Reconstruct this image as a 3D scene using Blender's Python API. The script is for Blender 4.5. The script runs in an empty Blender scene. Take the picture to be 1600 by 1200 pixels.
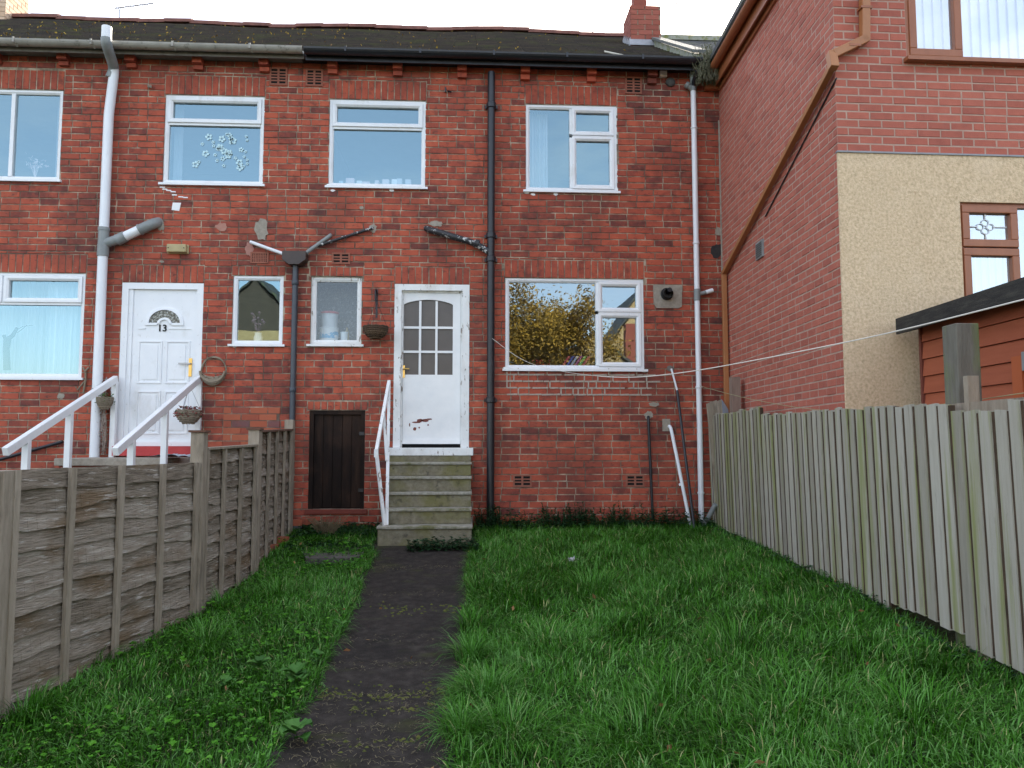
import bpy, bmesh, math, random
import numpy as np
from mathutils import Vector, Matrix
random.seed(7); rng = np.random.default_rng(7)
R = math.radians
sc = bpy.context.scene
col = sc.collection
# ------------------------------------------------------------------ camera
FPX = 1230.0; YAW = R(-3.1); PITCH = R(4.56); ZC = 0.95
cam_d = bpy.data.cameras.new('camera'); cam = bpy.data.objects.new('camera', cam_d); col.objects.link(cam)
cam_d.sensor_width = 36; cam_d.lens = 36*FPX/1600; cam_d.clip_end = 2000; cam_d.clip_start = 0.05
cam.location = (0, 0, ZC); cam.rotation_euler = (math.pi/2+PITCH, 0, YAW)
sc.camera = cam
CM = cam.rotation_euler.to_matrix()
# ------------------------------------------------------------------ sky + sun
SUN_EL = R(31); SUN_AZ = R(17)          # azimuth from +Y towards +X : the sun stands behind the terrace
w = bpy.data.worlds.new('World'); sc.world = w; w.use_nodes = True
nt = w.node_tree; nt.nodes.clear()
sky = nt.nodes.new('ShaderNodeTexSky'); sky.sky_type = 'NISHITA'; sky.sun_disc = False
sky.sun_elevation = SUN_EL; sky.sun_rotation = SUN_AZ; sky.dust_density = 1.6; sky.air_density = 1.0
tc = nt.nodes.new('ShaderNodeTexCoord'); mp = nt.nodes.new('ShaderNodeMapping'); mp.inputs['Scale'].default_value = (1, 1, 2.6)
cn = nt.nodes.new('ShaderNodeTexNoise'); cn.inputs['Scale'].default_value = 2.3; cn.inputs['Detail'].default_value = 7; cn.inputs['Roughness'].default_value = .6
cr = nt.nodes.new('ShaderNodeValToRGB'); cr.color_ramp.elements[0].position = .50; cr.color_ramp.elements[1].position = .78; cr.color_ramp.elements[0].color = (.22, .22, .22, 1)
cr.color_ramp.elements[1].color = (.6, .6, .6, 1)
mx = nt.nodes.new('ShaderNodeMix'); mx.data_type = 'RGBA'; mx.inputs[7].default_value = (7.4, 7.0, 6.6, 1)
bg = nt.nodes.new('ShaderNodeBackground'); bg.inputs['Strength'].default_value = .13
wo = nt.nodes.new('ShaderNodeOutputWorld'); L = nt.links.new
L(tc.outputs['Generated'], mp.inputs['Vector']); L(mp.outputs[0], cn.inputs['Vector']); L(cn.outputs[0], cr.inputs[0])
L(cr.outputs[0], mx.inputs[0]); L(sky.outputs[0], mx.inputs[6]); L(mx.outputs[2], bg.inputs[0]); L(bg.outputs[0], wo.inputs[0])
sd = bpy.data.lights.new('sun', 'SUN'); sd.energy = 3.2; sd.angle = R(.5); sd.color = (1, .9, .76)
so = bpy.data.objects.new('sun', sd); col.objects.link(so)
sdir = Vector((math.sin(SUN_AZ)*math.cos(SUN_EL), math.cos(SUN_AZ)*math.cos(SUN_EL), math.sin(SUN_EL)))
so.rotation_euler = sdir.to_track_quat('Z', 'Y').to_euler(); so.location = (5, 20, 15)
sc.view_settings.view_transform = 'Standard'; sc.view_settings.look = 'None'; sc.view_settings.gamma = 1
sc.view_settings.exposure = 1.9
# ------------------------------------------------------------------ measuring helpers (photo pixel -> point on a known plane)
FY = 9.6
SL = 0.10
def ray(px, py): return (CM @ Vector(((px-800)/FPX, (600-py)/FPX, -1))).normalized()
C0 = Vector((0, 0, ZC))
def at_plane(px, py, p, n):
    d = ray(px, py); t = (Vector(p)-C0).dot(n)/d.dot(n); return C0+d*t
def F(px, py, off=0.0): return at_plane(px, py, (0, FY-off, 0), Vector((0, 1, 0)))     # facade plane
def AY(px, py, Y): return at_plane(px, py, (0, Y, 0), Vector((0, 1, 0)))
def proj(p):
    v = CM.transposed() @ (Vector(p)-C0); return 800+FPX*v.x/-v.z, 600-FPX*v.y/-v.z
def slx(x): t = min(1, max(0, (x-.5)/2.1)); return .10-.065*t*t*(3-2*t)              # the garden falls less steeply on the right
def gz(y, x=0.0): return -slx(x)*(FY-max(min(y, FY), -2.0))
def G(px, py):                                                                     # ground (sloping garden)
    x = 0
    for _ in range(14): p = at_plane(px, py, (0, FY, 0), Vector((0, -slx(x), 1))); x = p.x*.6+x*.4
    return p
# ------------------------------------------------------------------ mesh builder
class MB:
    def __init__(s): s.v = []; s.f = []; s.r = []; s.k = []; s.m = 0; s.rv = None
    def face(s, pts, rv=None):
        i = len(s.v); s.v += [tuple(p) for p in pts]; s.f.append(tuple(range(i, i+len(pts)))); s.k.append(s.m)
        s.r.append(rv if rv is not None else (s.rv if s.rv is not None else random.random()))
    def hexa(s, a, b):       # a,b : two quads (lists of 4 points), same winding
        rv = s.rv if s.rv is not None else random.random(); i = len(s.v); s.v += [tuple(p) for p in list(a)+list(b)]
        for q in ((0, 1, 2, 3), (7, 6, 5, 4), (0, 4, 5, 1), (1, 5, 6, 2), (2, 6, 7, 3), (3, 7, 4, 0)):
            s.f.append(tuple(i+j for j in q)); s.k.append(s.m); s.r.append(rv)
    def box(s, x0, x1, y0, y1, z0, z1):
        s.hexa([(x0, y0, z0), (x0, y1, z0), (x1, y1, z0), (x1, y0, z0)], [(x0, y0, z1), (x0, y1, z1), (x1, y1, z1), (x1, y0, z1)])
    def obox(s, o, u, n, u0, u1, d0, d1, z0, z1):   # box in a wall frame: u along, n outwards, z up
        o = Vector(o); P = lambda a, b, c: o+u*a+n*b+Vector((0, 0, c))
        s.hexa([P(u0, d1, z0), P(u0, d0, z0), P(u1, d0, z0), P(u1, d1, z0)], [P(u0, d1, z1), P(u0, d0, z1), P(u1, d0, z1), P(u1, d1, z1)])
    def bar(s, a, b, wx, wy, up=(0, 0, 1)):
        a = Vector(a); b = Vector(b); d = (b-a).normalized(); x = d.cross(Vector(up))
        x = x.normalized() if x.length > 1e-4 else Vector((1, 0, 0)); y = x.cross(d).normalized()
        c = [(-1, -1), (1, -1), (1, 1), (-1, 1)]
        s.hexa([a+x*wx*i/2+y*wy*j/2 for i, j in c], [b+x*wx*i/2+y*wy*j/2 for i, j in c])
    def tube(s, pts, r, n=12, cap=True):
        pts = [Vector(p) for p in pts]; rs = r if isinstance(r, (list, tuple)) else [r]*len(pts)
        rv = s.rv if s.rv is not None else random.random(); i0 = len(s.v); prev = None
        for k, p in enumerate(pts):
            d = (pts[min(k+1, len(pts)-1)]-pts[max(k-1, 0)]).normalized()
            if prev is None:
                a = Vector((0, 0, 1)) if abs(d.z) < .9 else Vector((0, 1, 0)); x = d.cross(a).normalized()
            else: x = (prev-d*prev.dot(d)).normalized()
            prev = x; y = d.cross(x)
            for j in range(n):
                t = 2*math.pi*j/n; s.v.append(tuple(p+x*math.cos(t)*rs[k]+y*math.sin(t)*rs[k]))
        for k in range(len(pts)-1):
            for j in range(n):
                a = i0+k*n+j; b = i0+k*n+(j+1) % n; s.f.append((a, b, b+n, a+n)); s.k.append(s.m); s.r.append(rv)
        if cap:
            s.f.append(tuple(i0+j for j in reversed(range(n)))); s.k.append(s.m); s.r.append(rv)
            e = i0+(len(pts)-1)*n; s.f.append(tuple(e+j for j in range(n))); s.k.append(s.m); s.r.append(rv)
    def prism(s, poly, h0, h1, fn):   # poly of 2D points, fn(a,b,h)->point
        n = len(poly); A = [fn(a, b, h0) for a, b in poly]; B = [fn(a, b, h1) for a, b in poly]
        rv = s.rv if s.rv is not None else random.random()
        s.face(A, rv); s.face(B[::-1], rv)
        for i in range(n): s.face([A[i], B[i], B[(i+1) % n], A[(i+1) % n]], rv)
    def lathe(s, c, prof, n=20):
        i0 = len(s.v); rv = s.rv if s.rv is not None else random.random()
        for r, z in prof:
            for j in range(n):
                t = 2*math.pi*j/n; s.v.append((c[0]+r*math.cos(t), c[1]+r*math.sin(t), c[2]+z))
        for k in range(len(prof)-1):
            for j in range(n):
                a = i0+k*n+j; b = i0+k*n+(j+1) % n; s.f.append((a, b, b+n, a+n)); s.k.append(s.m); s.r.append(rv)
    def build(s, name, mats, parent=None, smooth=False, bevel=0, loc=None):
        me = bpy.data.meshes.new(name); o = bpy.data.objects.new(name, me); col.objects.link(o)
        V = np.array(s.v, dtype=float)
        if parent is not None:
            r = parent
            while r.parent: r = r.parent
            off = np.array(r.location[:])
        else:
            off = np.array(loc) if loc is not None else np.array([(V[:, 0].min()+V[:, 0].max())/2, (V[:, 1].min()+V[:, 1].max())/2, V[:, 2].min()])
            o.location = off
        me.from_pydata((V-off).tolist(), [], s.f)
        a = me.attributes.new('rnd', 'FLOAT', 'FACE'); a.data.foreach_set('value', np.array(s.r, dtype=np.float32))
        if not isinstance(mats, (list, tuple)): mats = [mats]
        for m in mats: me.materials.append(m)
        if len(mats) > 1: me.polygons.foreach_set('material_index', np.array(s.k, dtype=np.int32))
        if smooth:
            me.polygons.foreach_set('use_smooth', [True]*len(s.f))
            try: me.set_sharp_from_angle(angle=R(40))
            except Exception: pass
        bm = bmesh.new(); bm.from_mesh(me); bmesh.ops.recalc_face_normals(bm, faces=bm.faces); bm.to_mesh(me); bm.free()
        me.update()
        if bevel:
            b = o.modifiers.new('bevel', 'BEVEL'); b.width = bevel; b.segments = 2; b.limit_method = 'ANGLE'
        if parent is not None: o.parent = parent
        return o
def tag(o, label=None, cat=None, group=None, kind=None):
    if label: o['label'] = label
    if cat: o['category'] = cat
    if group: o['group'] = group
    if kind: o['kind'] = kind
    return o
def empty(name, loc, label, cat, group=None):
    o = bpy.data.objects.new(name, None); col.objects.link(o); o.location = loc; o.empty_display_size = .2
    return tag(o, label, cat, group)
# ------------------------------------------------------------------ materials
def M(name, cols, scale=6, rough=.8, bump=0, bscale=60, stretch=(1, 1, 1), rnd=0, stains=(), metal=0, detail=6, spec=.5, ramp=None, rpos=None):
    """noise-driven ramp of base colours; rnd = ramp driven by the per-face random value; stains = (colour, scale, lo, hi, stretch)"""
    m = bpy.data.materials.new(name); m.use_nodes = True; n = m.node_tree; P = n.nodes['Principled BSDF']; l = n.links.new
    geo = n.nodes.new('ShaderNodeNewGeometry')
    def noise(sc_, st, det=detail, off=0):
        mp = n.nodes.new('ShaderNodeMapping'); mp.inputs['Scale'].default_value = st; mp.inputs['Location'].default_value = (off, off*.7, off*1.3)
        t = n.nodes.new('ShaderNodeTexNoise'); t.inputs['Scale'].default_value = sc_; t.inputs['Detail'].default_value = det; t.inputs['Roughness'].default_value = .62
        l(geo.outputs['Position'], mp.inputs[0]); l(mp.outputs[0], t.inputs['Vector']); return t.outputs[0]
    def rampn(fac, cs, ps=None):
        r = n.nodes.new('ShaderNodeValToRGB'); e = r.color_ramp.elements
        if ps is None: ps = [.3+.4*i/max(1, len(cs)-1) for i in range(len(cs))]
        while len(e) < len(cs): e.new(.5)
        for i, c in enumerate(cs): e[i].position = ps[i]; e[i].color = tuple(c)+(1,)
        l(fac, r.inputs[0]); return r.outputs[0]
    nf = noise(scale, stretch)
    if rnd:
        at = n.nodes.new('ShaderNodeAttribute'); at.attribute_name = 'rnd'
        ad = n.nodes.new('ShaderNodeMath'); ad.operation = 'MULTIPLY_ADD'; l(nf, ad.inputs[0]); ad.inputs[1].default_value = (1-rnd)*2
        sb = n.nodes.new('ShaderNodeMath'); sb.operation = 'MULTIPLY_ADD'; l(at.outputs['Fac'], sb.inputs[0]); sb.inputs[1].default_value = rnd; sb.inputs[2].default_value = -(1-rnd)*.5
        l(sb.outputs[0], ad.inputs[2]); fac = ad.outputs[0]
    else: fac = nf
    c = rampn(fac, cols, rpos if rpos else ([i/(len(cols)-1) for i in range(len(cols))] if rnd else None)) if len(cols) > 1 else None
    if c is None:
        q = n.nodes.new('ShaderNodeRGB'); q.outputs[0].default_value = tuple(cols[0])+(1,); c = q.outputs[0]
    for i, s in enumerate(stains):
        sf = noise(s[1], s[4] if len(s) > 4 else (1, 1, 1), 7, 11.3*(i+1))
        mr = n.nodes.new('ShaderNodeMapRange'); mr.inputs[1].default_value = s[2]; mr.inputs[2].default_value = s[3]; mr.clamp = True
        l(sf, mr.inputs[0])
        if len(s) > 5:
            k = n.nodes.new('ShaderNodeMath'); k.operation = 'MULTIPLY'; k.inputs[1].default_value = s[5]; l(mr.outputs[0], k.inputs[0]); kf = k.outputs[0]
        else: kf = mr.outputs[0]
        x = n.nodes.new('ShaderNodeMix'); x.data_type = 'RGBA'; l(kf, x.inputs[0]); l(c, x.inputs[6]); x.inputs[7].default_value = tuple(s[0])+(1,)
        c = x.outputs[2]
    l(c, P.inputs['Base Color']); P.inputs['Roughness'].default_value = rough; P.inputs['Metallic'].default_value = metal
    P.inputs['Specular IOR Level'].default_value = spec
    if bump:
        bf = noise(bscale, stretch, 5, 3.1); b = n.nodes.new('ShaderNodeBump'); b.inputs['Strength'].default_value = min(1, bump*1.0); b.inputs['Distance'].default_value = .01*max(1, bump)
        l(bf, b.inputs['Height']); l(b.outputs[0], P.inputs['Normal'])
    return m
BR = M('old_red_brick', [(.05, .03, .026), (.18, .045, .034), (.34, .071, .042), (.42, .087, .047), (.47, .102, .052), (.53, .145, .072)], scale=9, rough=.9, bump=.6, bscale=90, rnd=.64,
       stains=[((.05, .028, .026), 1.1, .47, .70, (1, 1, .7), .7), ((.09, .035, .03), 8, .54, .68, (1, 1, 1), .6), ((.05, .03, .028), 26, .60, .68, (.6, 1, 1.6), .7), ((.36, .25, .2), 23, .66, .74, (1, 1, 1), .5)])
BRD = M('dark_brick', [(.05, .025, .022), (.12, .035, .027), (.19, .045, .03), (.26, .055, .035)], scale=9, rough=.9, bump=.6, bscale=90, rnd=.7)
MO = M('old_mortar', [(.12, .09, .065), (.30, .235, .17), (.54, .45, .34)], scale=9, rough=.95, bump=.5, bscale=60, stains=[((.10, .065, .05), 2.1, .50, .60, (1, 1, 1), .8)])
NB = M('neighbour_brick', [(.28, .08, .058), (.38, .11, .076), (.44, .13, .088), (.50, .165, .115)], scale=12, rough=.9, bump=.5, bscale=110, rnd=.6,
       stains=[((.22, .10, .08), 9, .58, .72, (1, 1, 1), .4)])
NMO = M('neighbour_mortar', [(.36, .23, .18), (.48, .34, .27)], scale=9, rough=.95, bump=.3)
STU = M('ochre_roughcast', [(.50, .37, .225), (.68, .52, .335), (.80, .64, .44)], scale=44, rough=.95, bump=1.0, bscale=75, stains=[((.40, .29, .17), 1.6, .50, .72, (1, 1, .5), .55), ((.78, .62, .44), 5, .55, .7, (1, 1, 1), .4), ((.36, .17, .06), 3.3, .70, .74, (3, 3, 1), .5)])
PVC = M('white_upvc', [(.74, .77, .80), (.82, .84, .86)], scale=3, rough=.35, stains=[((.42, .40, .34), 4, .56, .80, (1, 1, .5), .55), ((.3, .28, .22), 30, .64, .72, (1, 1, .5), .35)])
PAINT = M('peeling_white_paint', [(.72, .74, .74), (.82, .83, .82)], scale=6, rough=.55, bump=.3, bscale=30,
          stains=[((.20, .16, .12), 16, .585, .64, (1.5, 1, .5), .9), ((.5, .47, .42), 5, .52, .75, (1, 1, .5), .6)])
PAINTC = M('white_gloss_paint', [(.74, .76, .77), (.84, .85, .85)], scale=4, rough=.45, bump=.15, bscale=20, stains=[((.45, .42, .36), 26, .70, .74, (1, 1, .4), .8)])
REDP = M('red_painted_sill', [(.38, .02, .025), (.5, .04, .04)], scale=8, rough=.5)
BLK = M('black_painted_iron', [(.009, .010, .014), (.016, .018, .024)], scale=9, rough=.38, bump=.2, bscale=40, stains=[((.06, .045, .035), 20, .62, .72, (1, 1, .5), .6)])
BLKP = M('chipped_black_paint', [(.012, .013, .017), (.03, .03, .034)], scale=9, rough=.5, stains=[((.55, .55, .54), 24, .57, .61)])
GREYP = M('grey_plastic', [(.19, .21, .21), (.27, .29, .29)], scale=7, rough=.5)
DGREY = M('dark_grey_plastic', [(.035, .045, .06), (.055, .065, .08)], scale=7, rough=.4)
WHP = M('white_plastic_pipe', [(.72, .75, .79), (.80, .83, .86)], scale=3, rough=.35, stains=[((.4, .4, .38), 8, .6, .8, (1, 1, .3), .6)])
GUT = M('grey_gutter', [(.26, .25, .22), (.38, .36, .32)], scale=5, rough=.6, stains=[((.1, .1, .08), 12, .55, .7)])
HOP = M('hopper_brown', [(.035, .025, .022), (.06, .04, .035)], scale=8, rough=.5)
BROWN = M('brown_upvc', [(.27, .09, .035), (.34, .12, .05)], scale=10, rough=.35, stretch=(1, 1, .3))
BROWNL = M('brown_drainpipe', [(.33, .13, .045), (.40, .17, .065)], scale=4, rough=.4)
ROOF = M('mossy_roof_tile', [(.024, .020, .018), (.042, .033, .026), (.06, .045, .032)], scale=20, rough=.95, bump=.8, bscale=50, rnd=.5,
         stains=[((.06, .065, .02), 2.2, .5, .7, (1, 1, 1), .8), ((.28, .22, .08), 60, .68, .72, (1, 1, 1), .7)])
SLATE = M('slate', [(.03, .032, .035), (.06, .06, .06)], scale=10, rough=.7, rnd=.5, stains=[((.09, .1, .05), 4, .5, .65)])
LEAD = M('lead_flashing', [(.22, .23, .25), (.32, .33, .36)], scale=10, rough=.6, bump=.4)
COP = M('mossy_coping', [(.22, .24, .20), (.33, .33, .27)], scale=14, rough=.9, bump=.5, stains=[((.16, .17, .05), 12, .5, .62)])
STONE = M('mossy_step', [(.14, .125, .085), (.20, .18, .125), (.27, .245, .175)], scale=16, rough=.95, bump=.9, bscale=90,
          stains=[((.15, .145, .03), 1.6, .47, .6, (1, 1, 1.2), .6), ((.05, .045, .035), 12, .58, .68, (1, 1, 1), .6), ((.35, .33, .28), 50, .7, .74)])
CEM = M('cement', [(.25, .22, .18), (.38, .34, .28)], scale=22, rough=.95, bump=.8, bscale=70)
PATHM = M('damp_concrete', [(.016, .0135, .0115), (.030, .025, .021), (.052, .044, .037)], scale=13, rough=.9, spec=.25, bump=.8, bscale=120,
          stains=[((.05, .055, .016), 1.7, .54, .68, (1, 2.0, 1), .75), ((.012, .011, .01), 2.6, .5, .7, (1, 1, 1), .6), ((.12, .105, .08), 55, .66, .72, (1, 1, 1), .6)])
SOIL = M('soil_and_thatch', [(.018, .025, .009), (.03, .04, .014), (.05, .05, .02)], scale=9, rough=1, bump=1, bscale=50)
INT = M('interior_plaster', [(.30, .30, .30), (.36, .36, .36)], scale=2, rough=.9)
WOODL = M('weathered_lap_board', [(.07, .05, .032), (.20, .16, .115), (.34, .285, .225), (.52, .46, .385)], scale=5, rough=.9, bump=2.5, bscale=12, stretch=(2, .9, 8), rnd=.42,
          stains=[((.17, .105, .05), 1.9, .5, .64, (1, .8, 2.4), .8), ((.62, .58, .52), 9, .58, .66, (1, .7, 6), .6), ((.045, .035, .025), 13, .60, .7, (1, .5, 5), .6)])
WOODP = M('weathered_post', [(.18, .145, .10), (.30, .25, .19), (.40, .34, .27)], scale=5, rough=.9, bump=1, bscale=16, stretch=(5, 5, .8), rnd=.3,
          stains=[((.09, .07, .05), 4, .55, .7, (2, 2, .5), .6)])
WOODR = M('algae_feather_board', [(.22, .20, .16), (.32, .30, .245), (.40, .375, .315), (.50, .48, .42)], scale=5, rough=.9, bump=.8, bscale=14, stretch=(7, 7, .5), rnd=.7,
          stains=[((.23, .26, .06), 1.5, .48, .62, (6, 6, .35), .75), ((.12, .10, .08), 5, .60, .72, (4, 4, .8), .45), ((.36, .36, .34), 14, .64, .7, (6, 6, .5), .5)])
CELL = M('dark_stained_boards', [(.006, .005, .005), (.016, .010, .008), (.045, .024, .015)], scale=3, rough=.75, spec=.15, stretch=(4, 4, .8), rnd=.3, bump=.4, bscale=20,
         stains=[((.055, .03, .02), 1.2, .5, .62, (1, 1, 1), .6)])
SHED = M('red_shed_cladding', [(.26, .06, .026), (.34, .085, .036), (.40, .11, .05)], scale=4, rough=.7, stretch=(1, .6, 6), rnd=.4, bump=.3)
FELT = M('old_shed_felt', [(.015, .014, .013), (.03, .028, .025), (.06, .055, .045)], scale=10, rough=.9, bump=.7, stretch=(1, .5, 4))
WICK = M('wicker', [(.05, .03, .018), (.13, .085, .05)], scale=60, rough=.9, rnd=.6)
WICKL = M('pale_wicker', [(.16, .13, .09), (.33, .28, .21)], scale=60, rough=.9, rnd=.6)
BRASS = M('brass', [(.6, .38, .1), (.7, .45, .15)], scale=8, rough=.3, metal=.9)
STEEL = M('dull_steel', [(.35, .35, .36)], rough=.4, metal=.8)
TERR = M('terracotta_vent', [(.24, .085, .055), (.32, .12, .08)], scale=12, rough=.9, bump=.3)
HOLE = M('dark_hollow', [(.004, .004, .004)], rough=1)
ROPE = M('white_line', [(.7, .66, .6)], rough=.7)
TWINE = M('green_twine', [(.35, .36, .2)], rough=.8)
DRY = M('dried_stems', [(.12, .09, .05), (.25, .2, .12)], scale=20, rough=1, rnd=.6)
LEAFY = M('yellow_leaf', [(.5, .33, .03), (.32, .2, .03), (.16, .08, .03)], scale=20, rough=.9, rnd=.9)
CURT = M('net_curtain', [(.42, .48, .5), (.66, .7, .72)], scale=26, rough=.9, stretch=(1, 1, .02))
def leafmat(name, cols, bsc=9, tl=.25):
    m = M(name, cols, scale=bsc, rough=.5, rnd=.88, spec=.17)
    n = m.node_tree; P = n.nodes['Principled BSDF']; out = n.nodes['Material Output']
    T = n.nodes.new('ShaderNodeBsdfTranslucent'); X = n.nodes.new('ShaderNodeMixShader'); X.inputs[0].default_value = tl*.45
    src = P.inputs['Base Color'].links[0].from_socket
    n.links.new(src, T.inputs[0]); n.links.new(P.outputs[0], X.inputs[1]); n.links.new(T.outputs[0], X.inputs[2]); n.links.new(X.outputs[0], out.inputs[0])
    return m
GRASS = leafmat('grass_blade', [(.010, .034, .003), (.026, .105, .004), (.05, .20, .008), (.15, .33, .09), (.38, .35, .16)], 3)
WEED = leafmat('weed_leaf', [(.013, .055, .004), (.032, .13, .006), (.065, .23, .010), (.14, .35, .04)], 5)
DOCK = leafmat('broad_leaf', [(.03, .09, .018), (.05, .15, .025), (.09, .21, .04)], 9)
DWEED = leafmat('dark_weed_leaf', [(.012, .035, .015), (.02, .06, .022), (.035, .08, .03)], 8)
TLEAF = leafmat('autumn_leaf', [(.07, .055, .012), (.19, .115, .02), (.33, .195, .03), (.46, .28, .045)], 6)
BARK = M('bark', [(.05, .04, .03), (.1, .08, .06)], scale=12, rough=.95, bump=.8)
def glass(name, refl=.45, tint=(.8, .85, .88), wav=.02, rough=0, gc=(1, 1, 1)):
    m = bpy.data.materials.new(name); m.use_nodes = True; n = m.node_tree; n.nodes.clear(); l = n.links.new
    o = n.nodes.new('ShaderNodeOutputMaterial'); X = n.nodes.new('ShaderNodeMixShader'); X.inputs[0].default_value = refl
    T = n.nodes.new('ShaderNodeBsdfTransparent'); T.inputs[0].default_value = tint+(1,)
    g = n.nodes.new('ShaderNodeBsdfGlossy'); g.inputs['Roughness'].default_value = rough; g.inputs[0].default_value = gc+(1,)
    geo = n.nodes.new('ShaderNodeNewGeometry'); t = n.nodes.new('ShaderNodeTexNoise'); t.inputs['Scale'].default_value = 3.2; t.inputs['Detail'].default_value = 1
    b = n.nodes.new('ShaderNodeBump'); b.inputs['Strength'].default_value = wav; b.inputs['Distance'].default_value = .05
    l(geo.outputs['Position'], t.inputs['Vector']); l(t.outputs[0], b.inputs['Height']); l(b.outputs[0], g.inputs['Normal'])
    l(T.outputs[0], X.inputs[1]); l(g.outputs[0], X.inputs[2]); l(X.outputs[0], o.inputs[0]); return m
GL = glass('window_glass', .24, gc=(.62, .9, 1), wav=.012)
GLK = glass('kitchen_glass', .25, wav=.006, gc=(.74, .9, 1))
OBS = M('obscured_glass', [(.05, .052, .055), (.10, .105, .11), (.45, .45, .45)], rpos=[.3, .55, .72], scale=30, rough=.5, bump=1.0, bscale=42, spec=.4)
OBS2 = M('frosted_door_glass', [(.065, .052, .045), (.09, .075, .065)], scale=3, rough=.35, spec=.6)
# ------------------------------------------------------------------ brickwork
def cut(rect, holes):
    out = [rect]
    for h in holes:
        nx = []
        for (a, b, c, d) in out:
            if h[0] >= c or h[2] <= a or h[1] >= d or h[3] <= b: nx.append((a, b, c, d)); continue
            if h[0] > a: nx.append((a, b, h[0], d))
            if h[2] < c: nx.append((h[2], b, c, d))
            m0 = max(a, h[0]); m1 = min(c, h[2])
            if h[1] > b: nx.append((m0, b, m1, h[1]))
            if h[3] < d: nx.append((m0, h[3], m1, d))
        out = nx
    return out
def brickwork(o, u, n, u0, u1, z0, z1, bl, bh, openings, soldiers, bu0=None, thick=.24, clip=None, joint=.010, jit=.0022, proud=.007, zph=0, wob=0, holes2=()):
    """returns (mortar body MB, bricks MB); clip(u,z)->bool keeps a brick"""
    body = MB(); bk = MB(); o = Vector(o); up = Vector((0, 0, 1))
    for r in cut((u0 if bu0 is None else bu0, z0, u1, z1), openings): body.obox(o, u, n, r[0], r[2], -thick, 0, r[1], r[3])
    def brick(a, b, c, d, rv):
        if c-a < .02 or d-b < .018: return
        j = lambda s=jit: random.uniform(-s, s); q = proud+random.uniform(-.0025, .002); e = .004
        bk.rv = rv
        f = [(a+j(), b+j()), (c+j(), b+j()), (c+j(), d+j()), (a+j(), d+j())]
        P = lambda p, h: o+u*p[0]+up*p[1]+n*h
        ins = [(f[0][0]+e, f[0][1]+e), (f[1][0]-e, f[1][1]+e), (f[2][0]-e, f[2][1]-e), (f[3][0]+e, f[3][1]-e)]
        i = len(bk.v); bk.v += [tuple(P(p, -.002)) for p in f]+[tuple(P(p, q)) for p in ins]
        for qd in ((4, 5, 6, 7), (0, 1, 5, 4), (1, 2, 6, 5), (2, 3, 7, 6), (3, 0, 4, 7)):
            bk.f.append(tuple(i+k for k in qd)); bk.k.append(0); bk.r.append(rv)
    H = list(openings)+[(s[0]-joint/2, s[1]-joint/2, s[2]+joint/2, s[3]+joint/2) for s in soldiers]+list(holes2)
    z = z0+zph; row = 0
    while z < z1:
        x = u0-random.uniform(0, .02)-(bl/2 if row % 2 else 0); 
        hdr = (row % 6 == 3) and wob
        while x < u1:
            L_ = bl/2 if hdr or random.random() < .035 else bl
            a = max(x+joint/2, u0); c = min(x+L_-joint/2, u1); b = max(z+joint/2, z0); d = min(z+bh-joint/2, z1)
            rv = random.random()
            rv = .22+.68*rv
            if random.random() < .08: rv *= .2
            if c > a and d > b:
                for p in cut((a, b, c, d), H):
                    if clip is None or clip((p[0]+p[2])/2, (p[1]+p[3])/2): brick(*p, rv)
            x += L_
        z += bh; row += 1
    for (a, b, c, d) in soldiers:
        nn = max(1, round((c-a)/.082)); wd = (c-a)/nn
        for i in range(nn): brick(a+i*wd+joint/2, b+joint/2, a+(i+1)*wd-joint/2, d-joint/2, random.uniform(.35, .8))
    return body, bk
X1 = Vector((1, 0, 0)); NF = Vector((0, -1, 0))
def frect(x0, y0, x1, y1):
    a = F(x0, y0); b = F(x1, y1); return (a.x, b.z, b.x, a.z)
WR = dict(w1=frect(259, 147.5, 410, 289), w2=frect(515.5, 154.5, 664, 293.5), w3=frect(821.5, 162.5, 964.5, 300), w0=frect(-85, 137, 92.5, 282),
          wl=frect(-110, 424.5, 127, 590.5), s1=frect(365, 430.5, 441, 538.5), s2=frect(486.5, 431.5, 564, 538.5), k=frect(789.5, 434, 1007, 577.5),
          d13=frect(191.5, 441.5, 310, 712), dm=frect(617, 444, 732.5, 699.5), cel=frect(484, 641, 568.5, 795))
zt = lambda k: WR[k][3]
def sold(k, ext, h=.23): r = WR[k]; return (r[0]-ext, r[3], r[2]+ext, r[3]+h)
PX = F(466, 450).x           # party line
XR = F(1128.5, 400).x        # right end of the facade
XL = -9.6
EZ = 5.72
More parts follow.
